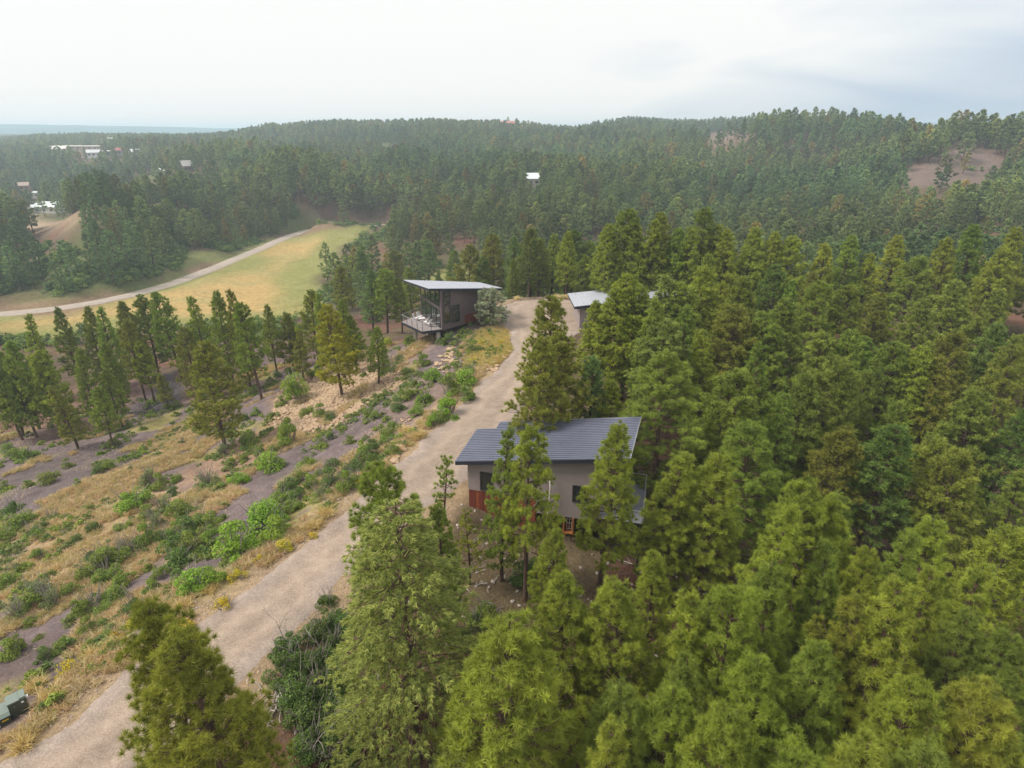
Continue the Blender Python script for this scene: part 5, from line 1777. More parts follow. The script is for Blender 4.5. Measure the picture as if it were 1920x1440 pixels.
for where, lst in ROWS.items():
    for q_, (px, py, H) in enumerate(lst):
        if 'row before' in where and q_ % 6 == 4: continue
        if 'right' in where or 'ridge' in where: H += 1.3
        st = rnd.choice((0, 1, 1, 1, 2, 3, 4, 4, 5))
        c = rnd.choice(hues_by[where])
        size = 'tall' if H >= 13 else 'shorter'
        tree_at(px, py, H, st, '%s %s %s pine %s' % (size, HUE[c], FORM[st], where), 'pines ' + where, 'top', rnd.uniform(0.82, 1.05) * (0.9 if 'row before' in where else (1.0 if 'lower right' in where else 1.14 if 'right' in where or 'ridge' in where else 1.1)),
                (lambda g: tuple(x * g * rnd.uniform(0.95, 1.05) for x in c))(rnd.uniform(0.82, 1.12)), tmin=TMIN.get(where, 0))

HOUSE_BOX = [(3.5, 40.0, 9.5), (-8.5, 88, 10.0), (17.0, 88.5, 10.5)]      # x, y, radius kept free of self-sown trees


def outside(x, y, soft=2.0):
    """True where forest trees may stand."""
    ok = np.ones(x.shape, bool)
    for poly, d in ((DRIVE, 2.2), (Z_SLOPE, 0.0), (Z_MEADOW, 1.0), (Z_SMALL, 0.0), (Z_TOWN, 0.0), (CLEAR_HOUSE, 0.5)):
        P = np.array(poly)
        mm = ok & (x > P[:, 0].min() - 5) & (x < P[:, 0].max() + 5) & (y > P[:, 1].min() - 5) & (y < P[:, 1].max() + 5)
        if mm.any():
            ok[mm] &= poly_sd(x[mm], y[mm], poly) > d
    for poly, keep in ((Z_RED, 0.30), (Z_REDCREST, 0.35), (Z_VERGE, 0.04), (Z_TOWN2, 0.35)):
        P = np.array(poly)
        mm = ok & (x > P[:, 0].min() - 5) & (x < P[:, 0].max() + 5) & (y > P[:, 1].min() - 5) & (y < P[:, 1].max() + 5)
        if mm.any():
            ins = poly_sd(x[mm], y[mm], poly) < 0
            ok[mm] &= ~(ins & (rs.uniform(size=ins.shape) > keep))
    ok &= line_d(x, y, VROAD) > 6
    r_ = np.hypot(x, y)
    for hx, hy, w in FARH:
        hr = math.hypot(hx, hy)
        lat = np.abs(x * hy - y * hx) / hr
        al = (x * hx + y * hy) / hr
        ok &= ~((lat < w * 0.55) & (al > hr - (16 if hr < 500 else 12)) & (al < hr + w * .6))
    ratio = x / np.maximum(y, 1)
    for hx, hy, hr in HOUSE_BOX:
        ok &= np.hypot(x - hx, y - hy) > hr
    return ok


KEEP_OPEN = [[(-60, 640), (-60, 560), (150, 548), (300, 525), (335, 455), (430, 470), (560, 425), (640, 412), (730, 405), (725, 425), (650, 450), (640, 480), (605, 515), (600, 560), (560, 560), (400, 590), (0, 620)],
    [(770, 530), (830, 498), (885, 486), (902, 490), (900, 528)], [(745, 520), (905, 520), (950, 545), (1100, 545), (1100, 680), (960, 680), (800, 640), (745, 625)],
    [(1085, 545), (1140, 545), (1140, 580), (1085, 580)], [(860, 780), (1225, 780), (1225, 870), (860, 885)],
    [(1682, 340), (1690, 318), (1740, 296), (1790, 268), (1830, 270), (1895, 302), (1858, 335), (1780, 345)], [(1295, 262), (1330, 248), (1395, 240), (1420, 248), (1400, 262)],
    [(990, 338), (1018, 338), (1018, 345), (990, 345)], [(342, 308), (360, 308), (360, 320), (342, 320)], [(70, 380), (150, 385), (150, 425), (60, 440), (40, 430), (55, 400)], [(48, 358), (76, 358), (76, 374), (48, 374)],
    [(112, 273), (190, 273), (262, 288), (262, 292), (112, 280)], [(820, 425), (880, 432), (900, 470), (850, 470)]]


def hides(x, y, H, thin=0.10):
    """True for self-sown trees that would stand before something the photograph shows open."""
    z = gz(x, y)
    bad = np.zeros(x.shape, bool)
    for f in (1.0, 0.75, 0.4):
        px, py = project(x, y, z + H * f)
        for poly in KEEP_OPEN:
            P = np.array(poly)
            mm = (px > P[:, 0].min()) & (px < P[:, 0].max()) & (py > P[:, 1].min()) & (py < P[:, 1].max()) & ~bad
            if mm.any():
                bad[mm] |= poly_sd(px[mm], py[mm], poly) < 0
    return bad & (rs.uniform(size=x.shape) > thin)


def jitter(x0, x1, y0, y1, step):
    X, Y = np.meshgrid(np.arange(x0, x1, step), np.arange(y0, y1, step * 0.87))
    X = X + (np.arange(X.shape[0]) % 2)[:, None] * step / 2
    return (X + rs.uniform(-.36, .36, X.shape) * step).ravel(), (Y + rs.uniform(-.36, .36, Y.shape) * step).ravel()


def in_view(x, y, pad=0.13):
    return (y > 3) & (np.abs(np.arctan2(x, y * 1.0 + 3)) < R(44) + pad)


# self-sown trees between the placed ones
fx, fy = jitter(-170, 200, 6, 185, 5.5)
ok = in_view(fx, fy) & outside(fx, fy)
ok &= ~((fx < 9) & (fy < 38)) & ~((fx < 13) & (fy < 30))                   # the foot of the picture is placed by hand
ok &= ~((fx < 4) & (fx > -30) & (fy < 106) & (fy > 60))
ok &= ~((fx > 4) & (fx < 13) & (fy > 44) & (fy < 52))
ok &= fbm(fx, fy, 18, 3, 201) < 0.60
ok &= ~hides(fx, fy, 11.5, 0.0)
ok &= ~((fx < -14) & (fx > -100) & (fy < 150))                              # the row before the meadow is placed tree by tree
fx, fy = fx[ok], fy[ok]
TX = np.array([t[0] for t in TREES]); TY = np.array([t[1] for t in TREES])
dmin = np.array([np.hypot(TX - a, TY - b).min() for a, b in zip(fx, fy)])
fx, fy = fx[dmin > 4.1], fy[dmin > 4.1]
order = np.argsort(np.hypot(fx, fy))
fx, fy = fx[order], fy[order]
n_ind = max(0, 296 - len(TREES))
print('landmark trees', len(TREES), 'fill', len(fx))
for a, b in zip(fx[:n_ind], fy[:n_ind]):
    st = rnd.randrange(6)
    c = rnd.choice([MG, MG, YG, OL, DG])
    where = 'deep in the right-hand forest' if a > 10 else 'in the wood left of the shale slope'
    H = rnd.choice((rnd.uniform(6.0, 9.0), rnd.uniform(9.0, 12.5), rnd.uniform(9.5, 12.5)))
    ms = (PINE_NEAR if math.hypot(a, b) < 40 else PINE_MID)[st]
    s = H / 12.0
    w = rnd.uniform(0.85, 1.15)
    copy_plant('pine_tree', ms, ('trunk', 'crown'), float(a), float(b), s * w, rnd.uniform(0, 6.28), tuple(x * rnd.uniform(0.93, 1.07) for x in c),
               '%s %s %s pine %s' % ('tall' if H > 10.8 else 'shorter', HUE[c], FORM[st], where), 'pine tree', 'pines ' + where, sz=s)


def hue_arr(x, y, n):
    """Stand-by-stand and tree-by-tree tint of the forest, with relief light painted in."""
    g = fbm(x, y, 60, 3, 301)
    base = np.array((0.95, 0.99, 1.12))[None] * np.ones((n, 1))
    base = base * (0.60 + 0.75 * rs.uniform(size=(n, 1))) * (0.78 + 0.55 * fbm(x, y, 95, 2, 305))[:, None]  # last factor paints lit ridges and dark hollows as broad brightness patches
    dk = sstep(0.45, 0.6, g)[:, None]
    base = base * (1 - dk) + base * np.array((0.70, 0.86, 1.0)) * dk
    br = rs.uniform(size=n) < 0.10
    base[br] *= np.array((1.40, 0.92, 0.85))
    yl = rs.uniform(size=n) < 0.10
    base[yl] *= np.array((1.22, 1.12, 0.9))
    return base


def forest(name, label, xs, ys, H, meshes, k0):
    n = len(xs)
    z = gz(xs, ys) - 0.1
    s = H / 12.0
    w = s * rs.uniform(0.95, 1.35, n)
    scatter(name, label, meshes, np.stack([xs, ys, z], 1), np.stack([w, w, s], 1), rs.uniform(0, 6.28, n), hue_arr(xs, ys, n), k0)


# the near rest, then the hills
rx, ry = fx[n_ind:], fy[n_ind:]
ax_, ay_ = jitter(-420, 420, 100, 470, 5.8)
rd = np.hypot(ax_, ay_)
ok = in_view(ax_, ay_) & (rd > 120) & (rd <= 430) & ~((ax_ > -170) & (ax_ < 200) & (ay_ < 185))
ax_, ay_ = ax_[ok], ay_[ok]
ok = outside(ax_, ay_) & (fbm(ax_, ay_, 34, 3, 203) < 0.635) & ~hides(ax_, ay_, 13.0)
ax_, ay_ = ax_[ok], ay_[ok]
mx_, my_ = np.concatenate([rx, ax_]), np.concatenate([ry, ay_])
rd = np.hypot(mx_, my_)
near_ = rd < 330
forest('hillside_pines', 'dense pine forest over the nearer hillsides and valley edges', mx_[near_], my_[near_], rs.uniform(7.5, 15, near_.sum()), FAR_MID, rs.randint(0, 6, near_.sum()))
bx_, by_ = jitter(-950, 900, 250, 1250, 7.4)
rd2 = np.hypot(bx_, by_)
ok = in_view(bx_, by_, 0.05) & (rd2 > 430) & (rd2 < 1250)
bx_, by_ = bx_[ok], by_[ok]
ok = outside(bx_, by_) & (fbm(bx_, by_, 55, 3, 207) < 0.66) & ~hides(bx_, by_, 14.0)
bx_, by_ = bx_[ok], by_[ok]
cx_, cy_ = np.concatenate([mx_[~near_], bx_]), np.concatenate([my_[~near_], by_])
forest('distant_pines', 'pine forest covering the far hills up to the skyline', cx_, cy_, rs.uniform(9, 17, len(cx_)), FAR_FAR, rs.randint(0, 6, len(cx_)))
dx_, dy_ = jitter(-2200, 2200, 1100, 2400, 16)
ok = in_view(dx_, dy_, 0.05) & (np.hypot(dx_, dy_) > 1250)
dx_, dy_ = dx_[ok], dy_[ok]
forest('plateau_pines', 'last line of pines on the plateau before the mesas', dx_, dy_, rs.uniform(12, 16, len(dx_)), FAR_FAR, rs.randint(0, 6, len(dx_)))
print('forest', len(mx_), len(cx_), len(dx_))

# ------------------------------------------------------------------ shrubs of the open slope
BRIGHT, GREEN, DARK, SAGEC, OLIVE = (1.12, 1.3, 0.75), (1.02, 1.02, 0.9), (0.58, 0.68, 0.75), (1.05, 0.95, 1.9), (1.05, 0.92, 0.9)
CN = {BRIGHT: 'bright green', GREEN: 'mid green', DARK: 'dark green', SAGEC: 'grey-green', OLIVE: 'olive'}
SHR = []


def shrub_at(px, py, w, col, label, group=None, kind='oak', hscale=1.0):
    """px, py: the middle of the shrub in the photograph; w: its width in metres."""
    x, y = ground(px, py, 0.45 * w * 0.7)
    if col == BRIGHT: w *= 1.18
    SHR.append((x, y, w))
    rz = rnd.uniform(0, 6.28)
    c = tuple(v * rnd.uniform(0.93, 1.07) for v in col)
    if kind == 'rabbit':
        k = rnd.randrange(2)
        return copy_plant('rabbitbrush', RABBIT[k], ('flower_heads', 'stems'), x, y, w / 1.3, rz, c, label, 'flowering shrub', group)
    if kind == 'sage':
        k = rnd.randrange(2)
        return copy_plant('sagebrush', SAGE[k], ('leaves', 'stems'), x, y, w / 2.2, rz, c, label, 'shrub', group)
    k = rnd.randrange(5)
    return copy_plant('oak_shrub', BUSH[k], ('leaves', 'stems'), x, y, w / 2.4, rz, c, label, 'shrub', group, sz=w / 2.4 * hscale)


for a in [  # shrubs with a label of their own
    (555, 735, 3.6, BRIGHT, 'tall bright green oak clump beside the pale rubble patch', 1.5),
    (528, 752, 1.9, GREEN, 'smaller green clump leaning against the tall bright oak clump', 1.0),
    (490, 968, 3.4, BRIGHT, 'big bright green oak thicket, upper half of the pair near the driveway', 1.0),
    (440, 1022, 3.2, BRIGHT, 'big bright green oak thicket, lower half of the pair near the driveway', 1.0),
    (520, 990, 2.2, BRIGHT, 'bright green clump right of the big oak thicket pair', 0.9),
    (365, 1090, 2.3, BRIGHT, 'bright green round shrub above the yellow flowers by the foreground pine', 1.0),
    (392, 1082, 2.0, BRIGHT, 'right partner of the bright round shrub above the yellow flowers', 1.0),
    (245, 1128, 1.9, DARK, 'dark green round shrub left of the foreground pine top', 1.1),
    (250, 935, 2.9, BRIGHT, 'bright green shrub heading the long brush band in mid slope', 1.0),
    (500, 868, 3.0, BRIGHT, 'bright green shrub in the middle of the slope below the rubble', 1.0),
    (445, 895, 2.0, BRIGHT, 'small bright shrub down-left of the mid-slope bright one', 0.9),
    (545, 815, 3.2, GREEN, 'tall leafy green clump under the pale rubble patch', 1.3),
    (572, 862, 2.0, BRIGHT, 'bright shrub at the foot of the tall leafy clump', 1.0),
    (420, 842, 2.3, SAGEC, 'grey-green round bush below the lone olive pine', 1.0),
    (386, 893, 2.8, SAGEC, 'dark grey twiggy bush left of the small bright shrub', 1.0),
    (470, 820, 2.0, GREEN, 'green bush between the lone pine and the rubble', 1.0),
    (342, 828, 1.3, DARK, 'little dark bush alone on smooth shale', 1.3),
    (95, 965, 1.7, SAGEC, 'single blue-grey rounded bush near the left edge', 1.2),
    (463, 682, 3.0, GREEN, 'green shrub on the pale bench before the meadow trees', 0.8),
    (310, 760, 2.6, GREEN, 'low green shrub at the foot of the small flat-topped pine', 0.6),
    (330, 757, 2.4, GREEN, 'shrub just right of the low green one by the violet patch', 0.7),
    (728, 640, 2.2, (1.9, 1.7, 0.7), 'yellow-green shrub at the crest left of the deck piers', 1.1),
    (728, 685, 3.4, SAGEC, 'large grey-green bush at the top of the rubble slope', 1.2),
    (792, 672, 2.6, GREEN, 'green bush right of the large grey-green bush below the deck', 1.0),
    (770, 635, 2.6, GREEN, 'green bush immediately left of the deck piers', 1.2),
    (843, 636, 2.4, DARK, 'dark bush right of the deck piers under the window wall', 1.0),
    (888, 650, 2.6, GREEN, 'green bush above the boulder pile by the driveway', 0.9),
    (918, 602, 2.8, GREEN, 'green bush crowding the timber hut under the silvery pinyon', 0.9),
    (655, 822, 1.5, GREEN, 'small green bush on the grey shale tongue', 0.9),
    (705, 775, 1.7, GREEN, 'green bush at the head of the grey shale tongue', 1.0),
    (682, 698, 1.5, GREEN, 'small bush in the middle of the pale rubble', 1.0),
]:
    shrub_at(a[0], a[1], a[2], a[3], a[4], None, 'sage' if a[3] is SAGEC else 'oak', a[5])

BANDS = [  # centre px, py, width, colour; many bushes that run together
    ('upper driveway brush strip', [(800, 740, 3.0, GREEN), (838, 725, 3.2, GREEN), (868, 705, 3.0, BRIGHT), (870, 738, 2.4, GREEN), (845, 760, 2.6, BRIGHT), (762, 735, 2.4, GREEN), (745, 760, 2.2, DARK), (820, 775, 2.2, GREEN),
        (785, 765, 2.4, GREEN), (740, 793, 2.0, GREEN), (722, 808, 1.8, GREEN), (812, 705, 2.4, BRIGHT), (775, 712, 2.2, GREEN), (880, 690, 2.4, GREEN), (815, 790, 1.5, BRIGHT), (850, 780, 1.2, BRIGHT), (700, 660, 1.6, GREEN), (748, 668, 2.0, DARK), (765, 690, 2.0, GREEN)]),
    ('middle driveway brush strip', [(718, 828, 1.8, GREEN), (700, 842, 2.2, DARK), (680, 858, 2.4, GREEN), (660, 872, 2.4, DARK), (640, 885, 2.4, GREEN), (618, 900, 2.4, DARK), (600, 918, 2.4, GREEN), (650, 905, 2.2, GREEN), (672, 890, 2.0, GREEN),
        (580, 905, 2.2, GREEN), (560, 890, 2.0, GREEN), (540, 905, 2.2, DARK), (528, 925, 2.2, GREEN), (545, 945, 2.0, GREEN), (625, 868, 2.0, DARK), (600, 885, 2.0, GREEN), (690, 875, 1.6, GREEN), (560, 925, 1.8, DARK), (740, 840, 1.4, GREEN), (612, 940, 1.6, GREEN)]),
    ('mid-slope brush band', [(280, 890, 2.6, SAGEC), (300, 905, 2.2, GREEN), (275, 960, 2.2, GREEN), (305, 945, 2.4, SAGEC), (335, 955, 2.6, GREEN), (350, 985, 2.8, DARK), (330, 1010, 2.8, DARK), (352, 1020, 2.4, GREEN), (330, 1042, 2.4, DARK), (300, 1000, 2.2, GREEN),
        (380, 965, 2.2, GREEN), (395, 985, 2.0, GREEN), (365, 950, 2.0, GREEN), (400, 1000, 1.8, GREEN), (290, 975, 2.2, SAGEC), (272, 1005, 2.2, GREEN), (240, 1020, 2.4, SAGEC), (215, 1035, 2.4, GREEN), (190, 1050, 2.6, GREEN), (170, 1040, 2.2, DARK), (200, 1070, 2.2, GREEN), (160, 1065, 2.0, GREEN),
        (140, 1010, 1.4, DARK), (225, 985, 1.6, GREEN), (170, 985, 1.6, DARK), (415, 965, 1.6, GREEN)]),
    ('lower left slope scrub', [(75, 1105, 2.4, SAGEC), (55, 1120, 2.2, GREEN), (95, 1120, 2.2, SAGEC), (30, 1140, 2.0, SAGEC), (20, 1215, 1.8, GREEN), (35, 1205, 1.6, GREEN), (150, 1140, 1.8, GREEN), (170, 1125, 2.0, SAGEC), (190, 1135, 1.6, GREEN), (210, 1115, 1.8, GREEN), (130, 1105, 1.6, GREEN),
        (165, 1175, 1.5, GREEN), (120, 1205, 1.4, GREEN), (80, 1225, 1.4, DARK), (200, 1190, 1.4, GREEN), (230, 1085, 1.6, GREEN), (15, 1085, 2.0, GREEN), (70, 1190, 0.9, OLIVE), (60, 1160, 1.2, OLIVE), (170, 1205, 1.2, GREEN), (300, 1075, 1.4, GREEN), (285, 1100, 1.5, GREEN)]),
    ('left edge slope scrub', [(25, 975, 3.0, GREEN), (50, 965, 2.4, GREEN), (60, 990, 2.4, GREEN), (5, 1000, 2.4, GREEN), (18, 945, 2.2, DARK), (70, 1000, 1.4, OLIVE), (30, 1060, 1.6, GREEN), (120, 1000, 1.4, OLIVE), (50, 905, 1.4, GREEN), (10, 912, 1.6, OLIVE), (80, 893, 2.4, OLIVE), (95, 888, 2.0, OLIVE),
        (50, 845, 3.2, GREEN), (25, 850, 2.4, GREEN), (10, 838, 2.4, GREEN), (70, 1040, 1.4, GREEN), (145, 905, 1.2, GREEN), (185, 880, 1.6, DARK), (205, 870, 1.8, GREEN), (245, 875, 1.4, OLIVE), (125, 870, 1.6, OLIVE)]),
    ('scrub around the lone pine', [(450, 742, 2.4, GREEN), (430, 752, 2.4, GREEN), (470, 735, 2.0, GREEN), (480, 770, 1.6, GREEN), (460, 780, 1.4, DARK), (365, 805, 1.6, GREEN), (410, 800, 1.6, DARK), (205, 790, 1.8, OLIVE), (240, 795, 1.6, GREEN), (265, 800, 1.4, GREEN), (215, 830, 2.0, OLIVE), (190, 845, 1.4, GREEN),
        (540, 692, 2.0, GREEN), (520, 700, 1.8, DARK), (600, 688, 2.2, GREEN), (612, 675, 2.0, GREEN), (585, 700, 1.8, GREEN), (575, 765, 2.4, GREEN), (600, 772, 2.2, GREEN), (620, 778, 1.8, DARK), (535, 790, 1.6, GREEN), (650, 655, 1.8, GREEN), (675, 640, 1.8, GREEN), (695, 625, 1.8, GREEN), (620, 660, 2.0, GREEN),
        (490, 845, 1.6, GREEN), (515, 840, 1.8, OLIVE), (460, 855, 1.4, GREEN), (600, 830, 1.6, GREEN), (620, 818, 1.3, DARK), (330, 895, 1.6, GREEN), (320, 920, 1.6, DARK), (505, 718, 1.6, GREEN)]),
    ('dark thicket below the driveway', [(525, 1215, 1.7, DARK), (550, 1200, 1.9, DARK), (585, 1185, 1.9, DARK), (600, 1165, 1.8, DARK), (530, 1250, 2.0, DARK), (565, 1240, 2.2, DARK), (600, 1225, 2.2, DARK), (625, 1190, 2.0, DARK), (560, 1290, 2.4, DARK), (595, 1275, 2.4, DARK), (630, 1260, 2.2, DARK),
        (570, 1335, 2.4, DARK), (605, 1320, 2.4, DARK), (590, 1375, 2.2, DARK), (620, 1400, 2.2, DARK), (560, 1400, 2.0, DARK), (640, 1340, 2.2, DARK), (660, 1400, 2.0, DARK), (615, 1120, 1.6, DARK), (640, 1150, 1.8, DARK)]),
    ('undergrowth around the near cabin', [(985, 1075, 2.4, DARK), (1000, 1062, 2.0, DARK), (1150, 1128, 2.4, DARK), (1170, 1118, 2.2, DARK), (1130, 1145, 2.2, DARK), (905, 1130, 1.6, OLIVE), (930, 1150, 1.8, OLIVE), (890, 1160, 1.8, DARK), (1235, 940, 2.0, DARK), (1250, 905, 2.2, DARK), (870, 1200, 1.8, DARK), (960, 1180, 1.6, OLIVE)]),
]
SZ = lambda w: 'large' if w > 2.3 else ('medium' if w > 1.7 else 'small')
for where, lst in BANDS:
    for (px, py, w, c) in lst:
        shrub_at(px, py, w * 1.0, c, '%s %s bush in the %s' % (SZ(w), CN[c], where), where, 'sage' if c is SAGEC else 'oak', rnd.uniform(0.85, 1.15))

for a in [(340, 1172, 1.5, 'yellow-flowered bush right of the foreground pine tops at the driveway edge'), (247, 1168, 1.2, 'yellow-flowered bush touching the left side of the foreground pines'), (417, 1126, 1.5, 'brightest yellow flower clump beside the lower driveway'),
          (445, 1073, 1.5, 'yellow-flowered bush above the brightest flower clump'), (528, 1020, 1.6, 'golden flowering bush right of the big oak thicket'), (487, 1043, 1.1, 'thin yellow flower patch left of the golden bush'),
          (125, 1247, 1.5, 'yellow-green flowering bush nearest the utility boxes'), (212, 1187, 1.2, 'pale yellow bush between the grass tufts at lower left'), (676, 902, 1.3, 'small yellow flower bush by the middle driveway'), (585, 1002, 1.0, 'yellow flowers at the pale grass clump on the driveway verge'),
          (890, 672, 1.6, 'golden bush between the two boulder piles'), (905, 640, 1.5, 'golden flowering patch on the knoll by the driveway'), (940, 640, 1.4, 'yellow growth at the driveway edge of the knoll'), (775, 805, 1.4, 'pale yellow bush on the verge above the near cabin roof')]:
    shrub_at(a[0], a[1], a[2], (1, 1, 1), a[3], None, 'rabbit')

# ------------------------------------------------------------------ rocks
def rock(px, py, s, label, group, col=None):
    x, y = ground(px, py)
    z = float(gz(x, y))
    o = add_obj('boulder', STONES[rnd.randrange(4)], None, (x, y, z + s * 0.12), (rnd.uniform(-.3, .3), rnd.uniform(-.3, .3), rnd.uniform(0, 6)), (s, s * rnd.uniform(.8, 1.1), s * rnd.uniform(.7, 1)))
    tag(o, label, 'boulder', group)


def poly_pick(poly, n, r_):
    P = np.array(poly)
    out = []
    while len(out) < n:
        a = r_.uniform(P[:, 0].min(), P[:, 0].max()); b = r_.uniform(P[:, 1].min(), P[:, 1].max())
        if poly_sd(np.array([a]), np.array([b]), poly)[0] < 0: out.append((a, b))
    return out


rk = random.Random(17)
for (a, b) in poly_pick([(815, 672), (852, 650), (860, 690), (838, 704), (812, 690)], 46, rk):
    rock(a, b, rk.uniform(0.35, 0.85), 'tan boulder in the pile below the far house window wall', 'boulders below the far house')
for (a, b) in poly_pick([(905, 672), (950, 652), (958, 662), (925, 700), (903, 690)], 38, rk):
    rock(a, b, rk.uniform(0.35, 0.9), 'pale boulder in the pile beside the upper driveway', 'boulders beside the upper driveway')
for (a, b) in poly_pick([(715, 835), (740, 828), (768, 845), (735, 872), (715, 862)], 22, rk):
    rock(a, b, rk.uniform(0.35, 0.8), 'peach-coloured boulder on the verge left of the near cabin roof', 'boulders on the middle verge')
for (a, b) in poly_pick([(735, 785), (790, 780), (800, 800), (760, 820), (735, 805)], 12, rk):
    rock(a, b, rk.uniform(0.3, 0.6), 'rounded stone on the verge by the upper driveway brush', 'stones on the upper verge')


def scatter_on(name, label, meshes, P, smin, smax, tints, flat=1.0, rel=0.0, tilt=0.0):
    P = np.array(P)
    n = len(P)
    s = rs.uniform(smin, smax, n)
    z = gz(P[:, 0], P[:, 1]) + rel
    t = np.array(tints)[rs.randint(0, len(tints), n)] * rs.uniform(0.85, 1.15, (n, 1))
    scatter(name, label, meshes, np.stack([P[:, 0], P[:, 1], z], 1), np.stack([s, s, s * flat], 1), rs.uniform(0, 6.28, n), t, rs.randint(0, len(meshes), n),
            rs.normal(size=(n, 2)) * tilt)


def cand(x0, x1, y0, y1, n):
    return rs.uniform(x0, x1, n), rs.uniform(y0, y1, n)


# rubble on the slope
RUB = gpoly([(505, 800), (520, 740), (600, 690), (700, 655), (750, 690), (760, 720), (700, 750), (640, 800), (560, 820)])
x_, y_ = cand(-45, 0, 50, 105, 60000)
m_ = (poly_sd(x_, y_, RUB) < 0) & (fbm(x_, y_, 3, 3, 401) > 0.30)
P1 = np.stack([x_[m_], y_[m_]], 1)[:5200]
scatter_on('rubble', 'tan stone rubble spread down the slope below the far house', STONES_LO[:3], P1, 0.12, 0.75, [(1, 1, 1)], 0.9, 0.03, 0.3)
x_, y_ = cand(-75, 6, 10, 105, 90000)
sdp = poly_sd(x_, y_, DRIVE)
m_ = ((sdp > -0.6) & (sdp < 2.2) & (fbm(x_, y_, 2.0, 2, 411) > 0.42)) | ((poly_sd(x_, y_, Z_SLOPE) < 0) & (sdp > 1.5) & (fbm(x_, y_, 5, 3, 403) > 0.58) & (rs.uniform(size=x_.shape) < 0.35))
P2 = np.stack([x_[m_], y_[m_]], 1)[:9000]
scatter_on('loose_stones', 'loose pale and grey stones along the driveway edge and over the slope', STONES_LO, P2, 0.05, 0.20, [(1, 1, 1)], 0.9, 0.01, 0.3)

# dry grass and low scrub of the slope
GR_T = [tuft_mesh('dry_tuft_%d' % i, 500 + i, M_GRASS_I, 46, 0.55, 0.035, 0.65) for i in range(3)]
LOWB = [bush_mesh('low_brush_%d' % i, 520 + i, M_LEAF_I, 1.3, 0.7, 6, 260, 0.16) for i in range(3)]
x_, y_ = cand(-95, 5, 10, 108, 200000)
al_, ac_ = x_ * 0.41 + y_ * 0.91, x_ * 0.91 - y_ * 0.41
sdp = poly_sd(x_, y_, DRIVE)
ins = (poly_sd(x_, y_, Z_SLOPE) < 1) & (sdp > 0.7)
g = fbm(al_, ac_ * 2.2, 9, 4, 57)
m_ = ins & (rs.uniform(size=x_.shape) < .8) & ((poly_sd(x_, y_, RUB) > -0.5) | (fbm(x_, y_, 4, 3, 499) > 0.58)) & ((g > 0.54) | ((sdp < 3.2) & (fbm(x_, y_, 2.4, 3, 421) > 0.45)))
P3 = np.stack([x_[m_], y_[m_]], 1)
P3 = P3[:13000]
scatter_on('dry_grass', 'straw-coloured dry grass in bands over the slope and along the verge', GR_T, P3, 0.45, 1.15, [(1, 1, 1), (1.05, .93, .88), (1.0, .95, .8), (0.85, 0.90, 0.65)], 1.0, -0.02)
g2 = fbm(al_, ac_ * 1.7, 7, 4, 431)
m_ = ins & (sdp > 1.5) & (poly_sd(x_, y_, RUB) > -1) & (g2 > 0.53) & (rs.uniform(size=x_.shape) < 0.16)
P4 = np.stack([x_[m_], y_[m_]], 1)[:1500]
scatter_on('low_scrub', 'small low scrub plants dotted over the open slope', LOWB, P4, 0.35, 1.15, [(1, 1, .9), (.8, .95, .9), (1.2, 1.1, 1.5), (1.3, 1.3, .8)], 1.0, -0.03)
# knoll grass by the far house
KN = gpoly([(870, 690), (900, 622), (964, 618), (962, 655), (930, 690)])
x_, y_ = cand(-14, 3, 60, 92, 30000)
m_ = (poly_sd(x_, y_, KN) < 0) & (poly_sd(x_, y_, DRIVE) > .5)
P5 = np.stack([x_[m_], y_[m_]], 1)[:2600]
scatter_on('knoll_grass', 'golden green grass over the knoll beside the far house', GR_T, P5, 0.5, 1.2, [(1.0, 1.0, 0.5), (0.75, 0.95, 0.45), (1.1, .95, .6)], 1.0, -0.02)

# cream bunch grasses round the turning place: each one a plant
BG_ = [tuft_mesh('bunch_grass_blades', 540 + i, M_GRASS, 300, 0.85, 0.030, 0.62) for i in range(3)]
for i, (px, py, s, lb) in enumerate([(970, 561, 1.0, 'leftmost cream grass clump on the far rim of the turning place'), (992, 557, 1.1, 'cream grass clump second from the left on the rim'), (1004, 555, 1.3, 'large cream grass clump left of the pair on the rim'), (1014, 555, 1.1, 'cream grass clump touching the large one on the rim'),
        (1028, 554, 1.0, 'middle cream grass clump on the far rim of the turning place'), (1043, 559, 1.2, 'low wide cream grass clump on the rim'), (1056, 558, 1.0, 'cream grass clump before the small round pine on the rim'), (1068, 559, 1.2, 'yellowish grass clump on the right part of the rim'), (1080, 560, 1.0, 'rightmost cream grass clump near the garage roof'),
        (590, 990, 1.0, 'pale grass mound on the driveway verge below the brush strip'), (612, 965, 1.1, 'cream grass mound at the driveway edge by the yellow flowers'), (760, 812, 1.2, 'yellowish grass mound on the verge left of the near cabin'), (785, 820, 1.2, 'straw grass mound nearest the driveway left of the near cabin'),
        (215, 1215, 1.0, 'straw grass mound left of the foreground pines'), (175, 1232, 1.0, 'straw grass mound between the flowers and the foreground pines'), (70, 1290, 1.0, 'blond grass mound behind the tall utility box'), (95, 1310, 1.1, 'blond grass mound right of the tall utility box'), (45, 1400, 1.0, 'orange-tinted grass mound below the transformer'),
        (345, 1140, 1.0, 'pale grass mound right of the dark round shrub'), (395, 1108, 0.9, 'light grass mound between bright shrubs and driveway')]):
    x, y = ground(px, py)
    z = float(gz(x, y)) - 0.02
    o = add_obj('bunch_grass', BG_[i % 3], None, (x, y, z), (0, 0, rnd.uniform(0, 6)), (s, s, s * .9))
    o.color = (1, 1, 1, 1) if py < 600 else (0.85, 0.78, 0.62, 1)
    tag(o, lb, 'grass clump', kind='thing')

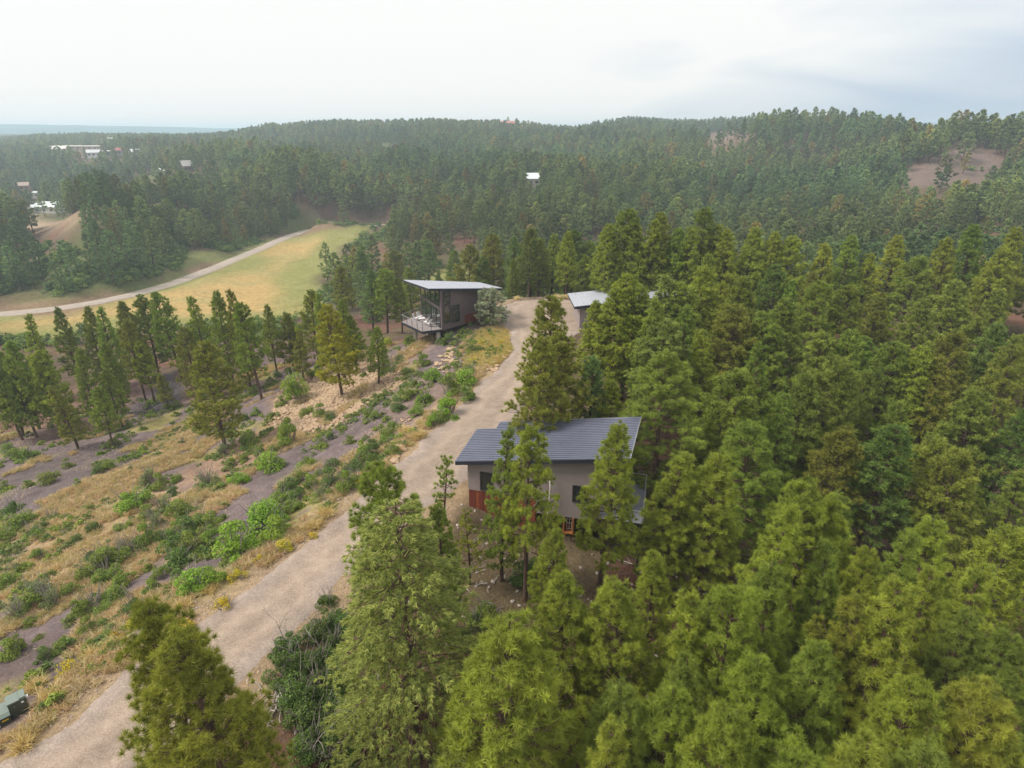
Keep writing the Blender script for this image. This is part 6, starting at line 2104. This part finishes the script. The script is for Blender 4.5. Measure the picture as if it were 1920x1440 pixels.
# brush at the edges of the valley
BV = [bush_mesh('valley_brush_%d' % i, 560 + i, M_LEAF_I, 4.2, 3.0, 9, 420, 0.42) for i in range(4)]
EDGE = gpoly([(-40, 555), (60, 520), (140, 560), (260, 545), (320, 500), (335, 440), (420, 470), (560, 425), (560, 405), (420, 430), (300, 400), (240, 450), (160, 500), (60, 470), (-40, 500)])
x_, y_ = cand(-260, -60, 150, 360, 30000)
sdv = poly_sd(x_, y_, EDGE)
m_ = (sdv < 3) & (line_d(x_, y_, VROAD) > 7) & (fbm(x_, y_, 16, 3, 441) > 0.40)
P6 = np.stack([x_[m_], y_[m_]], 1)[:1300]
x_, y_ = cand(-120, 260, 120, 480, 50000)
m_ = in_view(x_, y_) & (fbm(x_, y_, 34, 3, 203) > 0.60) & (line_d(x_, y_, VROAD) > 6) & (poly_sd(x_, y_, Z_SMALL) > 0) & (poly_sd(x_, y_, Z_MEADOW) > 0)
P6 = np.concatenate([P6, np.stack([x_[m_], y_[m_]], 1)[:2200]])
scatter_on('valley_brush', 'green oak brush along the foot of the valley hills', BV, P6, 0.6, 1.35, [(.8, .95, .9), (.95, 1.05, .9), (.6, .8, .85), (.8, .85, 1.0)], 1.0, -0.1)

# ------------------------------------------------------------------ dead wood
def snag(px, py, s, k, label, rz=0.0, tilt=(0, 0), group=None):
    s *= 0.8
    x, y = ground(px, py)
    root = add_obj('dead_tree', SNAGS[0] if px < 700 and k else SNAGS[k], None, (x, y, float(gz(x, y)) - .05), (tilt[0], tilt[1], rz), (s, s, s))
    tag(root, label, 'dead tree', group)


snag(536, 1210, 0.85, 0, 'bare brown sapling rising from the dark oak thicket at the driveway')
snag(600, 1225, 0.95, 1, 'grey forked dead shrub in the upper part of the thicket', 1.0)
snag(545, 1262, 0.8, 1, 'grey crooked dead branches in the middle of the thicket', 2.4, (0.5, 0.3))
snag(590, 1430, 1.0, 1, 'tall grey dead stem at the bottom of the thicket', 4.0)
snag(630, 1425, 0.9, 1, 'grey dead stems right of the tall one at the bottom edge', 5.0, (0.2, .3))
snag(1290, 690, 1.5, 1, 'grey skeleton of a dead tree beside the big rounded pine', 0.6, (0.3, 0.2))
snag(1150, 640, 1.2, 0, 'dead twiggy tree between garage and near cabin', 2.0)

BR_M = []
for i in range(3):
    r_ = np.random.RandomState(600 + i)
    segs = []
    p = np.array([-1.0, 0, 0.07]); pts = [p]
    for k in range(5):
        p = p + np.array([0.4, r_.normal() * 0.10, abs(r_.normal()) * 0.02]); pts.append(p)
    segs.append((np.array(pts), np.linspace(0.06, 0.025, 6)))
    for k in range(5):
        b = pts[r_.randint(1, 6)]; a = r_.uniform(-1.2, 1.2)
        e_ = b + np.array([math.cos(a) * .5, math.sin(a) * .5, r_.uniform(0, .2)])
        segs.append((np.array([b, (b + e_) / 2 + r_.normal(size=3) * .04, e_]), np.array([.025, .018, .008])))
    V, F = tubes_np(segs, 5)
    BR_M.append(mesh_np('fallen_branch', V, F, [M_TWIG if i else M_PALE], smooth=True))


def branch(px, py, s, rz, label, group=None):
    x, y = ground(px, py)
    o = add_obj('fallen_branch', BR_M[rnd.randrange(3)], None, (x, y, float(gz(x, y)) + .02), (0, rnd.uniform(-.1, .1), rz), (s, s, s))
    tag(o, label, 'branch', group)


branch(258, 774, 2.0, 0.1, 'long bleached log lying on the violet shale patch')
for (a, b) in poly_pick([(478, 1275), (540, 1270), (545, 1330), (500, 1360), (470, 1330)], 16, rk):
    branch(a, b, rk.uniform(.35, .75), rk.uniform(0, 6), 'pale stick in the brush pile beside the dark oak thicket', 'sticks of the brush pile')
for (a, b) in poly_pick([(875, 985), (960, 1010), (990, 1080), (930, 1160), (870, 1110)], 22, rk):
    branch(a, b, rk.uniform(.2, .5), rk.uniform(0, 6), 'broken branch on the debris slope before the near cabin', 'broken branches before the near cabin')
for (a, b) in poly_pick([(1150, 1000), (1220, 1010), (1225, 1080), (1150, 1100)], 8, rk):
    branch(a, b, rk.uniform(.25, .5), rk.uniform(0, 6), 'stick on the bare ground below the near cabin deck', 'sticks below the deck')
x_, y_ = cand(-14, 16, 14, 40, 9000)
m_ = (poly_sd(x_, y_, DRIVE) > 0.8)
P7 = np.stack([x_[m_], y_[m_]], 1)[:1500]
TW = []
for i in range(2):
    V, F = tubes_np([(np.array([[-.4, 0, .02], [0, .05, .05], [.4, -.03, .02]]), np.array([.018, .014, .006])), (np.array([[0, .05, .05], [.2, .2, .06]]), np.array([.012, .005]))], 3)
    TW.append(mesh_np('twig_%d' % i, V, F, [M_TWIG if i else M_PALE]))
scatter_on('forest_litter', 'twigs and chips littering the soil before the near cabin', TW + STONES_LO[3:4], P7, 0.15, 0.38, [(1, 1, 1)], 1.0, 0.01)

# ------------------------------------------------------------------ haze
def build_haze():
    mb = MB()
    z0, z1 = -75.0, CZ + 36
    mb.box((0, 1500, (z0 + z1) / 2), (13000, 11500, z1 - z0))
    m_ = bpy.data.materials.new('haze_air')
    m_.use_nodes = True
    nt = m_.node_tree
    nt.nodes.clear()
    out = nt.nodes.new('ShaderNodeOutputMaterial')
    v = nt.nodes.new('ShaderNodeVolumePrincipled')
    v.inputs['Color'].default_value = (0.72, 0.87, 1.0, 1)
    v.inputs['Density'].default_value = HAZE
    v.inputs['Anisotropy'].default_value = 0.2
    nt.links.new(v.outputs[0], out.inputs['Volume'])
    o = mb.build('haze', m_)
    tag(o, 'thin blue haze lying over the hills', kind='stuff')


HAZE = 0.00038
build_haze()

# labels shared by a few look-alikes are told apart by their order across the view
ORD = ['leftmost', 'second from left', 'third from left', 'fourth from left', 'fifth from left', 'sixth from left', 'seventh from left', 'eighth from left', 'ninth from left']
by = {}
for o in S.objects:
    if o.parent is None and 'category' in o and 'group' in o: by.setdefault(o['label'], []).append(o)
for lb, lst in by.items():
    if 2 <= len(lst) <= 9 and len(lb.split()) <= 11 and 'white deck' not in lb:
        lst.sort(key=lambda o: math.atan2(o.location.x, o.location.y))
        for i, o in enumerate(lst):
            o['label'] = '%s %s' % ('rightmost' if i == len(lst) - 1 else ORD[i], lb)

print('objects', len(S.objects))
